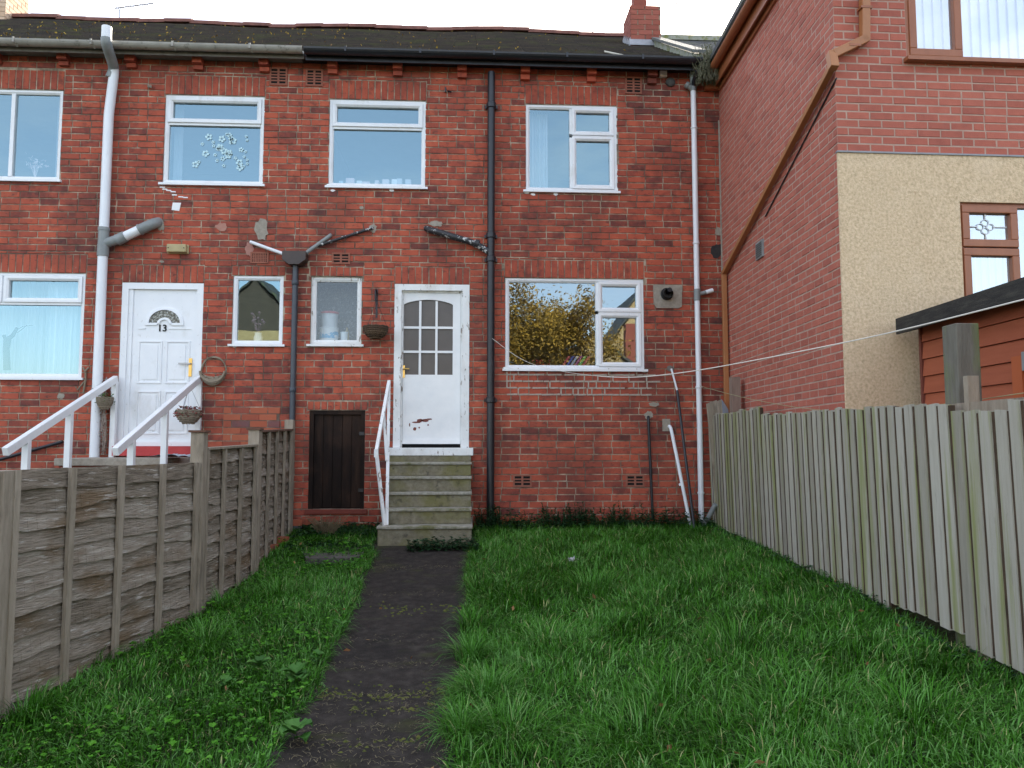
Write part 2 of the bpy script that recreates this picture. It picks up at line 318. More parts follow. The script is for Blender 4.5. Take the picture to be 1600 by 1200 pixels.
# ------------------------------------------------------------------ terraced houses
roofR = (FY+3.6, 8.13)     # ridge Y,Z
EAVE_Y = FY-.22; EAVE_Z = 5.775
def ridge_dz(x):              # slightly sagging ridge
    return .015*math.sin(x*.9+1.2)+.012*math.sin(x*2.3)
def roof_pt(x, t, lift=0):
    return Vector((x, EAVE_Y+(roofR[0]-EAVE_Y)*t, EAVE_Z+(roofR[1]+ridge_dz(x)*1.0-EAVE_Z)*t+lift+(0.02*math.sin(x*1.7)*math.sin(math.pi*t))))
def build_house(name, label, xa, xb, keys, brick_open):
    H = empty(name, ((xa+xb)/2, FY, 0), label, 'house', 'terraced houses')
    ops = [WR[k] for k in keys]
    sol = []
    for k in keys:
        if k in ('w1', 'w2', 'w3', 'w0'): sol.append(sold(k, .01, .25))
        elif k in ('wl', 'k'): sol.append(sold(k, .01, .23))
        elif k in ('d13', 'dm'): sol.append(sold(k, .0, .22))
        elif k in ('s1', 's2'): sol.append(sold(k, .02, .12))
        else: sol.append(sold(k, .03, .11))
    body, bk = brickwork((0, FY, 0), X1, NF, xa, xb, -.35, EZ, .2262, .0812, ops, sol, wob=0, zph=-.01, joint=.0095)
    w_ = body.build('wall', MO, H); bk.build('brickwork', BR, w_)
    sh = MB()                                # rear and party walls, floors, ceiling
    sh.box(xa, xb, FY+7.2, FY+7.44, -.35, 5.6); sh.box(xa, xa+.1, FY+.26, FY+7.2, -.35, 5.6); sh.box(xb-.1, xb, FY+.26, FY+7.2, -.35, 5.6)
    sh.box(xa+.1, xb-.1, FY+.26, FY+7.2, .72, .84); sh.box(xa+.1, xb-.1, FY+.26, FY+7.2, 3.30, 3.50); sh.box(xa+.1, xb-.1, FY+.26, FY+7.2, 5.45, 5.58)
    sh.box(xa+.1, xb-.1, FY+3.4, FY+3.5, .84, 3.30); sh.box(xa+.1, xb-.1, FY+3.4, FY+3.5, 3.50, 5.45)
    sh.build('interior_shell', INT, H)
    # roof : stepped tile courses
    rf = MB(); n = 22; mseg = int((xb-xa)/.3)
    for i in range(n):
        t0 = i/n; t1 = min(1, (i+1)/n+.004)
        for j in range(mseg):
            x0 = xa+(xb-xa)*j/mseg; x1 = xa+(xb-xa)*(j+1)/mseg-.004
            q = random.uniform(-.003, .004)
            rf.hexa([roof_pt(x0, t0, .0), roof_pt(x1, t0, .0), roof_pt(x1, t1, -.02), roof_pt(x0, t1, -.02)],
                    [roof_pt(x0, t0, .026+q), roof_pt(x1, t0, .026+q), roof_pt(x1, t1, .004), roof_pt(x0, t1, .004)])
    rf.hexa([(xa, roofR[0], roofR[1]-.1), (xb, roofR[0], roofR[1]-.1), (xb, FY+7.6, 5.55), (xa, FY+7.6, 5.55)],
            [(xa, roofR[0], roofR[1]+.02), (xb, roofR[0], roofR[1]+.02), (xb, FY+7.6, 5.67), (xa, FY+7.6, 5.67)])
    ro = rf.build('roof', ROOF, H)
    rt = MB(); x = xa
    while x < xb-.05:
        x2 = min(x+.44, xb); dz = random.uniform(-.012, .016)
        p = [roof_pt(x+.0, 1, .0), roof_pt(x2, 1, .0)]
        for a, b in ((0, 1),):
            A = []; B = []
            for k in range(7):
                th = math.pi*k/6; dy = -.13*math.cos(th); h = .11*math.sin(th)
                A.append((p[0].x, p[0].y+dy, p[0].z+h-.03+dz)); B.append((p[1].x+.02, p[1].y+dy, p[1].z+h-.035+dz+.012))
            rt.hexa([A[0], A[1], A[5], A[6]], [B[0], B[1], B[5], B[6]]); rt.hexa([A[1], A[2], A[4], A[5]], [B[1], B[2], B[4], B[5]]); rt.face([A[2], A[3], B[3], B[2]]); rt.face([A[3], A[4], B[4], B[3]]); rt.face([A[2], A[3], A[4]])
        x = x2
    rt.build('ridge_tile', M('ridge_tile_clay', [(.10, .04, .03), (.2, .08, .06)], scale=9, rough=.9), ro)
    # eaves board
    e = MB(); e.box(xa, xb, FY-.20, FY+.24, EZ+.001, EZ+.025); e.box(xa, xb, FY+.05, FY+.24, EZ+.025, EZ+.16); e.build('soffit_board', BLK if xa > -4 else M('old_soffit', [(.12, .11, .10), (.2, .19, .17)], scale=10), H)
    return H
H13 = build_house('terraced_house', 'red brick terrace house with white door numbered 13 and grey gutter', XL, PX-.001, ['w1', 'w0', 'wl', 's1', 'd13'], None)
HM = build_house('terraced_house', 'red brick terrace house with mossy front steps, glazed white door and black gutter', PX+.001, XR, ['w2', 'w3', 's2', 'k', 'dm', 'cel'], None)
def ring(mb, r, t, y0, y1):   # rectangular frame in facade plane ; y0 outer face offset, y1 inner
    a, b, c, d = r
    mb.box(a, c, y0, y1, d-t, d); mb.box(a, c, y0, y1, b, b+t); mb.box(a, a+t, y0, y1, b+t, d-t); mb.box(c-t, c, y0, y1, b+t, d-t)
def ringm(mb, r, t, y0, y1):  # mitred look : chamfered ring
    a, b, c, d = r; ch = t*.55
    O = [(a, b), (c, b), (c, d), (a, d)]; I = [(a+t, b+t), (c-t, b+t), (c-t, d-t), (a+t, d-t)]; Mi = [(a+ch, b+ch), (c-ch, b+ch), (c-ch, d-ch), (a+ch, d-ch)]
    for i in range(4):
        j = (i+1) % 4
        mb.face([(O[i][0], y0, O[i][1]), (O[j][0], y0, O[j][1]), (Mi[j][0], y0, Mi[j][1]), (Mi[i][0], y0, Mi[i][1])])
        mb.face([(Mi[i][0], y0, Mi[i][1]), (Mi[j][0], y0, Mi[j][1]), (I[j][0], y0+.016, I[j][1]), (I[i][0], y0+.016, I[i][1])])
        mb.face([(I[i][0], y0+.016, I[i][1]), (I[j][0], y0+.016, I[j][1]), (I[j][0], y1, I[j][1]), (I[i][0], y1, I[i][1])])
        mb.face([(O[i][0], y0, O[i][1]), (O[j][0], y0, O[j][1]), (O[j][0], y1, O[j][1]), (O[i][0], y1, O[i][1])])
def window(parent, r, cells, mat=PVC, gm=GL, yo=.012, ft=.05, sill=True, label=None, wonk=0):
    """cells: list of (a,b,c,d, sash?) in fractions of the inner area"""
    y0 = FY+yo; fr = MB(); ringm(fr, r, ft, y0, y0+.07)
    a, b, c, d = r[0]+ft, r[1]+ft, r[2]-ft, r[3]-ft
    cs = [(a+(c-a)*q[0], b+(d-b)*q[1], a+(c-a)*q[2], b+(d-b)*q[3], q[4]) for q in cells]
    # mullions between cells
    xs = sorted({round(q[0], 4) for q in cs if q[0] > a+.01}); mt = .022
    for q in cs:
        if q[0] > a+.01: fr.box(q[0]-mt, q[0]+mt, y0+.002, y0+.068, q[1]+(mt if q[1] > b+.01 else 0), q[3]-(mt if q[3] < d-.01 else 0))
        if q[3] < d-.01: fr.box(q[0]+(mt if q[0] > a+.01 else 0)-.0005, q[2]-(mt if q[2] < c-.01 else 0)+.0005, y0+.003, y0+.067, q[3]-mt, q[3]+mt)
    if sill: fr.box(r[0]-.035, r[2]+.035, FY-.045, y0+.07, r[1]-.028, r[1]-.001)
    wo_ = fr.build('window', mat, parent)
    if label: wo_['label'] = label
    for q in cs:
        g = [q[0]+(mt if q[0] > a+.01 else 0), q[1]+(mt if q[1] > b+.01 else 0), q[2]-(mt if q[2] < c-.01 else 0), q[3]-(mt if q[3] < d-.01 else 0)]
        if q[4]:
            s = MB(); ringm(s, (g[0]-.012, g[1]-.012, g[2]+.012, g[3]+.012), .052, y0-.016, y0+.05); s.build('sash', mat, wo_)
            g = [g[0]+.04, g[1]+.04, g[2]-.04, g[3]-.04]
        p = MB(); yy = y0+.035; tl = random.uniform(-.004, .004)
        p.face([(g[0], yy, g[1]), (g[2], yy+tl, g[1]), (g[2], yy+tl, g[3]), (g[0], yy, g[3])]); p.build('pane', gm, wo_)
    return wo_
A_ = [(0, .70, 1, 1, 1), (0, 0, 1, .70, 0)]
ww1 = window(H13, WR['w1'], A_); ww2 = window(HM, WR['w2'], A_)
ww3 = window(HM, WR['w3'], [(0, 0, .50, 1, 0), (.50, .66, 1, 1, 1), (.50, 0, 1, .66, 1)])
ww0 = window(H13, WR['w0'], [(0, 0, .58, 1, 0), (.58, 0, 1, 1, 0)])
wwl = window(H13, WR['wl'], [(0, .73, .47, 1, 1), (.47, .73, 1, 1, 1), (0, 0, 1, .73, 0)])
ws1 = window(H13, WR['s1'], [(0, 0, 1, 1, 0)])
wk = window(HM, WR['k'], [(0, 0, .675, 1, 0), (.675, .64, 1, 1, 1), (.675, 0, 1, .64, 1)], gm=GLK)
ws2 = window(HM, WR['s2'], [(0, 0, 1, 1, 0)], mat=PAINT, gm=glass('clear_old_glass', .07, wav=.03), yo=.03, ft=.06)
# textured glass screen behind the old small window
r = WR['s2']; b = MB(); b.face([(r[0]-.3, FY+.48, r[1]-.1), (r[2]+.3, FY+.48, r[1]-.1), (r[2]+.3, FY+.48, r[3]+.3), (r[0]-.3, FY+.48, r[3]+.3)]); b.build('obscured_pane', OBS, ws2)
# white caulk / render edging round openings
cl = MB()
for k in ('w1', 'w2', 'w3'):
    a, b, c, d = WR[k]
    for s in range(9):
        z = b+(d-b)*s/9; 
        if random.random() < .7: cl.box(c-.004, c+.008, FY-.004, FY+.02, z, z+(d-b)/9*random.uniform(.5, .95))
cl.build('sealant', PAINT, HM)
# curtains and blinds behind the glass
def curtain(parent, r, mat, a, b, y=.22, amp=.02, n=30, z0=None, z1=None):
    m = MB(); x0 = r[0]+(r[2]-r[0])*a; x1 = r[0]+(r[2]-r[0])*b; z0 = r[1]+.02 if z0 is None else z0; z1 = r[3]-.02 if z1 is None else z1
    P = [(x0+(x1-x0)*i/n, FY+y+amp*math.sin(i*1.7)) for i in range(n+1)]
    for i in range(n): m.face([(P[i][0], P[i][1], z0), (P[i+1][0], P[i+1][1], z0), (P[i+1][0], P[i+1][1], z1), (P[i][0], P[i][1], z1)])
    return m.build('curtain', mat, parent)
curtain(ww3, WR['w3'], CURT, .04, .26); curtain(ww1, WR['w1'], CURT, .03, .12); curtain(ww0, WR['w0'], CURT, .88, .98)
curtain(wwl, WR['wl'], CURT, .70, .98); curtain(wwl, WR['wl'], CURT, .0, .69, y=.38, n=60)
# flower stickers on the bedroom pane
st = MB(); r = WR['w1']
for i in range(34):
    px = random.uniform(290, 385); py = 208+ (i*37 % 54); p = F(px, py); rr = random.choice([.014, .02, .028])
    if px > 376 or px < 296: rr = .012
    for k in range(5):
        t = 2*math.pi*k/5+i; cx = p.x+math.cos(t)*rr; cz = p.z+math.sin(t)*rr
        q = [(cx+math.cos(t+a)*rr*.62, FY+.040, cz+math.sin(t+a)*rr*.62) for a in (0, .9, 2.0, 3.1, 4.2, 5.2)]
        st.face(q)
st.build('flower_sticker', M('pale_sticker', [(.5, .72, .78)], rough=.5), ww1)
# ---------------------------------------------------------------- doors
def door13():
    a, b, c, d = WR['d13']; zs = F(250, 697).z
    f = MB(); t = .075
    f.box(a, a+t, FY+.0, FY+.09, zs, d); f.box(c-t, c, FY+.0, FY+.09, zs, d); f.box(a+t, c-t, FY+.0, FY+.09, d-t, d); f.box(a+t, c-t, FY+.0, FY+.09, zs, zs+.05)
    f.box(a+t, a+t+.05, FY+.018, FY+.09, zs+.05, d-t)
    D = f.build('door', PVC, H13)
    s = MB(); x0 = a+t+.05; x1 = c-t; z0 = zs+.05; z1 = d-t; s.box(x0, x1, FY+.035, FY+.085, z0, z1)
    W = x1-x0; Hh = z1-z0
    def panel(fx0, fx1, fz0, fz1):
        r = (x0+W*fx0, z0+Hh*fz0, x0+W*fx1, z0+Hh*fz1)
        ringm(s, r, .028, FY+.024, FY+.035); s.box(r[0]+.05, r[2]-.05, FY+.027, FY+.036, r[1]+.05, r[3]-.05)
    panel(.1, .47, .38, .66); panel(.53, .9, .38, .66); panel(.1, .47, .05, .33); panel(.53, .9, .05, .33)
    cx = (x0+x1)/2-.005; cz = F(252, 504).z
    # arched light surround
    for i in range(16):
        t0 = math.pi*i/16; t1 = math.pi*(i+1)/16
        for (ra, rb, h) in ((.185, .225, .016),):
            P = lambda rr, t, y: (cx+rr*math.cos(t), y, cz+rr*.86*math.sin(t))
            s.hexa([P(ra, t0, FY+.016), P(rb, t0, FY+.022), P(rb, t1, FY+.022), P(ra, t1, FY+.016)], [P(ra, t0, FY+.036), P(rb, t0, FY+.036), P(rb, t1, FY+.036), P(ra, t1, FY+.036)])
            P2 = lambda rr, t, y: (cx+rr*math.cos(t), y, cz-.01+rr*.86*math.sin(t))
            s.hexa([P2(.055, t0, FY+.014), P2(.085, t0, FY+.014), P2(.085, t1, FY+.014), P2(.055, t1, FY+.014)], [P2(.055, t0, FY+.036), P2(.085, t0, FY+.036), P2(.085, t1, FY+.036), P2(.055, t1, FY+.036)])
    s.box(cx-.225, cx-.085, FY+.018, FY+.036, cz-.03, cz-.0); s.box(cx+.085, cx+.225, FY+.018, FY+.036, cz-.03, cz-.0)
    s.box(x0+.07, cx-.225, FY+.026, FY+.036, cz-.075, cz-.062); s.box(cx+.05, x1-.07, FY+.026, FY+.036, cz-.075, cz-.062)
    leaf = s.build('door_leaf', PVC, D)
    g = MB()
    for i in range(12):
        t0 = math.pi*i/12; t1 = math.pi*(i+1)/12; P = lambda rr, t: (cx+rr*math.cos(t), FY+.033, cz+rr*.86*math.sin(t))
        g.face([P(.08, t0), P(.19, t0), P(.19, t1), P(.08, t1)])
    g.build('fan_light', M('patterned_fanlight', [(.03, .03, .03), (.12, .10, .06), (.4, .42, .4)], scale=38, rough=.2, rpos=[.4, .5, .62]), D)
    cu = bpy.data.curves.new('number', 'FONT'); cu.body = '13'; cu.size = .115; cu.extrude = .003; cu.align_x = 'CENTER'; cu.offset = .002
    ob = bpy.data.objects.new('door_number', cu); col.objects.link(ob)
    dg = bpy.context.evaluated_depsgraph_get(); me = bpy.data.meshes.new_from_object(ob.evaluated_get(dg)); bpy.data.objects.remove(ob)
    o = bpy.data.objects.new('door_number', me); col.objects.link(o); me.materials.clear(); me.materials.append(HOLE)
    o.rotation_euler = (math.pi/2, 0, 0); o.parent = D; p = F(252, 517); o.location = Vector((p.x, FY+.028, p.z))-H13.location
    h = MB(); p = F(296, 575); h.box(p.x-.018, p.x+.018, FY+.022, FY+.036, p.z-.1, p.z+.12)
    ho = h.build('handle', BRASS, D); h = MB(); h.box(p.x-.13, p.x+.01, FY-.012, FY+.006, p.z+.045, p.z+.062); h.box(p.x-.008, p.x+.01, FY+.004, FY+.024, p.z+.045, p.z+.062); h.build('handle', STEEL, D)
    h = MB(); a1 = F(181, 697); b1 = F(302, 712); h.box(a1.x, b1.x, FY-.10, FY+.12, b1.z, zs-.002); h.build('door_sill', REDP, H13)
door13()
def doorm():
    a, b, c, d = WR['dm']
    f = MB(); t = .085
    f.box(a, a+t, FY-.012, FY+.1, b, d); f.box(c-t, c, FY-.012, FY+.1, b, d); f.box(a+t, c-t, FY-.012, FY+.1, d-.075, d)
    f.box(a+t, a+t+.02, FY+.03, FY+.1, b, d-.075); f.box(c-t-.02, c-t, FY+.03, FY+.1, b, d-.075); f.box(a+t+.02, c-t-.02, FY+.03, FY+.1, d-.095, d-.075)
    D = f.build('door', PAINT, HM); D['label'] = 'white wooden front door with nine small panes, an arched top row and scuffs near the foot'
    x0 = a+t+.022; x1 = c-t-.022; z1 = d-.097; z0 = b+.045; Y0 = FY+.045
    L0 = F(636, 0).x; L1 = F(710.5, 0).x; B0 = F(670, 585).z; T0 = F(670, 478).z; T1 = F(670, 468).z
    s = MB()
    s.box(x0, L0, Y0, Y0+.045, z0, z1); s.box(L1, x1, Y0, Y0+.045, z0, z1); s.box(L0, L1, Y0, Y0+.045, z0, B0)
    n = 24; Tc = F(670, 475).z; top = lambda f: Tc+.062*math.sin(math.pi*f)**.7
    for i in range(n):
        f0 = i/n; f1 = (i+1)/n; xa = L0+(L1-L0)*f0; xb = L0+(L1-L0)*f1
        s.hexa([(xa, Y0, top(f0)), (xa, Y0+.045, top(f0)), (xb, Y0+.045, top(f1)), (xb, Y0, top(f1))], [(xa, Y0, z1), (xa, Y0+.045, z1), (xb, Y0+.045, z1), (xb, Y0, z1)])
    for k in (1, 2):
        xm = L0+(L1-L0)*k/3; s.box(xm-.014, xm+.014, Y0-.001, Y0+.046, B0, T0+.07)
        zm = F(670, 549 if k == 1 else 511).z; s.box(L0, L1, Y0+.002, Y0+.043, zm-.014, zm+.014)
    s.box(x0, x1, Y0-.025, Y0, z0, z0+.05)
    s.build('door_leaf', PAINTC, D)
    # scuffs where the paint has been knocked off the lower panel
    q = MB(); p = F(650, 662)
    pts = [(650, 660, 7, 1.6), (656, 657, 6, 3), (664, 657, 7, 2.6), (671, 655, 5, 1.5), (648, 670, 3.2, 3), (655, 668, 1.5, 1.5), (669, 664, 1.5, 1.5), (640, 664, 1.2, 4)]
    for (x, y, wx, wy) in pts:
        q.face([(lambda P: (P.x, Y0-.0015, P.z))(F(x+wx*math.cos(t)*random.uniform(.7, 1.1), y+wy*math.sin(t)*random.uniform(.6, 1.1), -.045)) for t in [k*math.pi/5 for k in range(10)]])
    q.build('paint_scuff', M('scuffed_red_undercoat', [(.12, .03, .03), (.22, .07, .05), (.1, .09, .08)], scale=40, rough=.9), D)
    g = MB(); g.face([(L0, Y0+.025, B0), (L1, Y0+.025, B0), (L1, Y0+.025, T0+.11), (L0, Y0+.025, T0+.11)]); g.build('pane', OBS2, D)
    h = MB(); p = F(630, 580); h.box(p.x-.017, p.x+.017, Y0-.009, Y0-.0005, p.z-.075, p.z+.075); h.tube([(p.x, Y0, p.z+.03), (p.x, Y0-.05, p.z+.03), (p.x+.075, Y0-.055, p.z+.028)], .008, 8); h.build('handle', BRASS, D)
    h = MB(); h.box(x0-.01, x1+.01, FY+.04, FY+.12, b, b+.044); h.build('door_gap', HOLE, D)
    a1 = F(606, 699, .06); b1 = F(739.5, 712, .10)
    h = MB(); h.box(a1.x, b1.x, FY-.10, FY+.1, b1.z, b-.001); h.build('door_sill', PAINT, HM, bevel=.008)
    return b1.z
sill_z = doorm()
def cellar():
    a, b, c, d = WR['cel']; f = MB(); t = .05
    f.box(a, a+t, FY+.01, FY+.09, b, d); f.box(c-t, c, FY+.01, FY+.09, b, d); f.box(a+t, c-t, FY+.01, FY+.09, d-t, d)
    D = f.build('cellar_door', CELL, HM); D['label'] = 'low dark stained plank door to the cellar'
    s = MB(); n = 5; W = (c-a-2*t)/n
    for i in range(n): s.box(a+t+i*W+.004, a+t+(i+1)*W-.004, FY+.04+random.uniform(0, .003), FY+.07, b+.015, d-t-.004)
    s.box(a+t, c-t, FY+.055, FY+.075, b, d-t)
    s.build('door_leaf', CELL, D)
    h = MB(); h.box(c-t-.02, c-.01, FY+.0, FY+.012, d-.30, d-.26); h.box(c-t-.02, c-.01, FY+.0, FY+.012, b+.2, b+.24); h.build('hinge', BLK, D)
    s = MB(); s.box(a-.03, c+.04, FY-.03, FY+.1, b-.06, b-.004); s.build('door_sill', BRD, HM, bevel=.006)
cellar()
# ---------------------------------------------------------------- corbels, vents, patches
corb = [97, 203, 308, 412, 519, 621, 722, 821, 925, 1020, -10]
def row_y(x): return 79+(x-97)*(107-79)/923.0
for x in corb:
    Hh = H13 if x < 466 else HM; p = F(x, row_y(x), .1); q = F(x, row_y(x)+26, .0)
    m = MB(); ht = (EZ-.02)-(q.z); zb = q.z; w_ = .058
    m.rv = random.uniform(.5, .9); m.box(p.x-w_, p.x+w_, FY-.06, FY-.0, zb, zb+ht*.46); m.rv = random.uniform(.2, .9); m.box(p.x-w_, p.x+w_, FY-.12, FY-.0, zb+ht*.5, EZ-.004)
    m.build('corbel', BR, Hh, bevel=.004)
def airbrick(Hh, px, py, wpx, hpx, kind='slot', mat=TERR):
    a = F(px-wpx/2, py-hpx/2); b = F(px+wpx/2, py+hpx/2); m = MB(); y = FY-.019
    fr = .02; ring(m, (a.x, b.z, b.x, a.z), fr, y, FY+.0)
    iw = (b.x-a.x-2*fr); ih = (a.z-b.z-2*fr)
    if kind == 'slot':
        m.box(a.x+fr+iw/2-.012, a.x+fr+iw/2+.012, y+.001, FY, b.z+fr, a.z-fr); n = max(2, round(ih/.036))
        for i in range(1, n): m.box(a.x+fr, b.x-fr, y+.002, FY, b.z+fr+ih*i/n-.0085, b.z+fr+ih*i/n+.0085)
    else:
        for i in range(1, 9): m.box(a.x+fr+iw*i/9-.005, a.x+fr+iw*i/9+.005, y+.001, FY, b.z+fr, a.z-fr)
        for i in range(1, 5): m.box(a.x+fr, b.x-fr, y+.002, FY, b.z+fr+ih*i/5-.005, b.z+fr+ih*i/5+.005)
    o = m.build('air_brick', mat, Hh)
    m = MB(); m.box(a.x+.01, b.x-.01, FY-.0120, FY-.0115, b.z+.01, a.z-.01); m.build('vent_hole', HOLE, o)
airbrick(H13, 435.5, 120, 27, 28); airbrick(HM, 491.5, 122, 26, 27); airbrick(HM, 989.5, 134, 26, 27)
airbrick(H13, 406, 403, 28, 18, 'mesh', BRD and TERR); airbrick(HM, 533, 404, 28, 18); airbrick(HM, 816, 751, 29, 19); airbrick(HM, 992, 751, 29, 19)
def patch(Hh, px, py, rx, ry, mat, off=.0135, n=18, name='cement_patch'):
    m = MB(); rr = [random.uniform(.75, 1.15) for _ in range(n)]
    A = []; 
    for k in range(n):
        t = 2*math.pi*k/n; p = F(px+rx*rr[k]*math.cos(t), py+ry*rr[k]*math.sin(t)); A.append((p.x, FY-off, p.z))
    B = [(p[0], FY+.001, p[2]) for p in A]; m.face(A)
    for k in range(n): m.face([A[k], A[(k+1) % n], B[(k+1) % n], B[k]])
    return m.build(name, mat, Hh)
patch(H13, 409, 360, 11, 17, CEM); patch(H13, 346, 355, 9, 7, M('pink_render', [(.36, .17, .13), (.42, .22, .17)], scale=20, rough=.9))
patch(H13, 252, 352, 6, 9, CEM); patch(HM, 681, 350, 12, 4.5, CEM); patch(HM, 583, 357, 6, 8, CEM); patch(H13, 390, 390, 7, 11, M('pink_render2', [(.33, .16, .13), (.40, .2, .16)], scale=20, rough=.9))
patch(HM, 1013, 649, 7, 7, CEM); patch(HM, 1022, 632, 9, 3.5, CEM); patch(HM, 1047, 576, 6, 5, M('soot_cement', [(.1, .09, .08), (.2, .18, .16)], scale=20, rough=.9))
patch(HM, 1120, 392, 10, 12, M('tar_patch', [(.015, .015, .016), (.035, .033, .032)], scale=20, rough=.8)); patch(HM, 1123, 362, 6, 8, CEM)
patch(H13, 96, 619, 6, 5, CEM); patch(H13, 253, 409, 4, 2, CEM); patch(HM, 565, 325, 3, 3, CEM)
m = MB()
for r in [(269, 317, 283, 330)]:
    a = F(r[0], r[1]); b = F(r[2], r[3]); m.prism([(a.x+.01, a.z), (b.x, a.z), (b.x-.02, b.z), (a.x, b.z+.01)], FY-.0125, FY, lambda p, q, h: (p, h, q))
m.build('white_paint_patch', PAINTC, H13); m = MB()
for (x, y) in [(252, 289), (254, 293), (258, 296), (264, 298), (271, 300), (273, 305), (283, 308), (290, 309)]:
    p = F(x, y); m.prism([(p.x-.03, p.z-.006), (p.x+.03, p.z-.008), (p.x+.03, p.z+.006), (p.x-.028, p.z+.008)], FY-.0125, FY, lambda p, q, h: (p, h, q))
m.build('white_paint_patch', PAINTC, H13)
for (x, y) in [(512, 293), (513, 290), (823, 301), (833, 304), (868, 304), (520, 298), (612, 298), (1006, 580), (790, 575), (367, 541), (563, 541)]:
    patch(HM if x > 466 else H13, x, y, 4, 2.2, PAINTC, name='filler_blob', n=8)
# repointed courses below the kitchen window : thick pale mortar smeared proud of the bricks
m = MB(); rep = M('fresh_pointing', [(.3, .25, .2), (.45, .4, .34)], scale=30, rough=.95, bump=.6)
z_ref = -.36
for i in range(60):
    z = -.36+i*.0812
    pz = proj((1.9, FY, z))[1]
    if 578 < pz < 622:
        x = F(792, 600).x
        while x < F(1012, 600).x:
            L_ = random.uniform(.05, .2); m.prism([(x, z-.009-random.random()*.004), (x+L_, z-.009), (x+L_, z+.009+random.random()*.005), (x, z+.008)], FY-.0125, FY, lambda p, q, h: (p, h, q))
            if random.random() < .5: m.prism([(x-.008, z), (x+.008, z), (x+.009, z+.08), (x-.007, z+.08)], FY-.0120, FY, lambda p, q, h: (p, h, q))
            x += L_*random.uniform(.95, 1.25)
m.build('fresh_pointing', rep, HM)
# brighter blocked-up bricks at lower left
def brickpatch(Hh, x0, y0, x1, y1, cols):
    a = F(x0, y0); b = F(x1, y1); z = b.z; row = 0; mm = MB()
    while z < a.z-.03:
        x = a.x-(.11 if row % 2 else 0)
        while x < b.x:
            c0 = max(x, a.x); c1 = min(x+.2, b.x)
            if c1-c0 > .04: mm.box(c0, c1, FY-.012, FY, z, z+.07)
            x += .212
        z += .0812; row += 1
    base = MB(); base.box(a.x, b.x, FY-.0085, FY+.0, b.z-.01, a.z); base.build('repair_mortar', MO, Hh)
    mm.build('repair_brick', M('repair_brick', cols, scale=10, rough=.9, rnd=.85, bump=.4), Hh)
brickpatch(H13, 350, 640, 436, 699, [(.36, .09, .045), (.42, .12, .06), (.30, .07, .04), (.09, .085, .1)])
# ---------------------------------------------------------------- gutters
def gutter(Hh, xa, xb, mat, y, z, r, name='gutter'):
    m = MB(); n = 10
    for i in range(n):
        t0 = math.pi*i/n; t1 = math.pi*(i+1)/n
        q = lambda t, x, rr: (x, y-rr*math.cos(t), z-rr*math.sin(t)+.0)
        m.hexa([q(t0, xa, r), q(t1, xa, r), q(t1, xa, r-.006), q(t0, xa, r-.006)], [q(t0, xb, r), q(t1, xb, r), q(t1, xb, r-.006), q(t0, xb, r-.006)])
    g = m.build(name, mat, Hh, smooth=True)
    x = xa+.5
    while x < xb-.1:
        b = MB(); b.box(x-.012, x+.012, y-r-.006, y-r, z-.05, z+.012); b.bar((x, y-r-.003, z-.03), (x+.02, y, z-r-.01), .02, .006); x += .92+random.uniform(-.05, .05); b.build('gutter_bracket', mat, g)
    return g
XGB = F(482, 80).x
gutter(H13, XL, XGB-.01, GUT, FY-.27, 5.775, .066)
m = MB(); m.box(XL, XGB-.01, FY-.205, FY-.19, 5.675, 5.765); m.build('fascia', M('grimy_fascia', [(.10, .09, .08), (.17, .16, .14)], scale=10), H13)
gutter(HM, XGB+.01, XR-.30, BLK, FY-.27, 5.77, .068)
m = MB(); m.box(XGB+.01, XR-.28, FY-.205, FY-.19, 5.66, 5.765); m.build('fascia', BLK, HM)
# ---------------------------------------------------------------- pipes
def collar(mb, p, d, r, L_=.06):
    p = Vector(p); d = Vector(d).normalized(); mb.tube([p-d*L_/2, p-d*L_/2*.8, p+d*L_/2*.8, p+d*L_/2], [r*1.1, r*1.25, r*1.25, r*1.1], 14)
def curve(pts, n=5):
    out = []; P = [Vector(p) for p in pts]
    for i in range(len(P)):
        if i == 0 or i == len(P)-1: out.append(P[i]); continue
        a = P[i]+(P[i-1]-P[i])*min(.5, .09/max(.001, (P[i-1]-P[i]).length)); b = P[i]+(P[i+1]-P[i])*min(.5, .09/max(.001, (P[i+1]-P[i]).length))
        for k in range(n+1):
            t = k/n; out.append(a*(1-t)**2+P[i]*2*t*(1-t)+b*t*t)
    return out
# soil pipe of number 13
xs = F(160, 430, .09).x; r_ = .056
pts = curve([AY(167, 42, FY-.42), AY(166, 68, FY-.42), AY(179, 108, FY-.10), (xs, FY-.10, F(160, 180, .1).z), (xs, FY-.10, -.2)])
m = MB(); m.tube(pts[:7]+[AY(166.5, 60, FY-.42)][:0], r_, 16); 
soil = MB(); soil.tube(pts, r_, 16); soil = soil.build('soil_pipe', WHP, H13, smooth=True)
m = MB(); 
m.tube([p for p in curve([AY(166, 60, FY-.42), AY(166, 68, FY-.42), AY(179, 108, FY-.10), (xs, FY-.10, F(160, 122, .1).z)])], r_+.004, 16)
m.build('pipe_bend', GREYP, soil, smooth=True); m = MB()
zj = F(165, 375, .1).z
m.tube([(xs, FY-.10, zj+.14), (xs, FY-.10, zj-.2)], r_+.005, 16); m.tube([(xs, FY-.10, zj+.15), (xs, FY-.10, zj+.11)], r_+.011, 16); m.tube([(xs, FY-.10, zj-.06), (xs, FY-.10, zj-.2)], r_+.010, 16)
zb = F(150, 615, .1).z; m2_ = MB(); m2_.tube([(xs, FY-.10, zb+.06), (xs, FY-.10, zb)], r_+.008, 16); m2_.build('pipe_coupling', GREYP, soil, smooth=True)
bp = [Vector((xs, FY-.10, zj-.05)), AY(190, 372, FY-.10), AY(240, 349, FY-.10), AY(250, 347, FY+.05)]
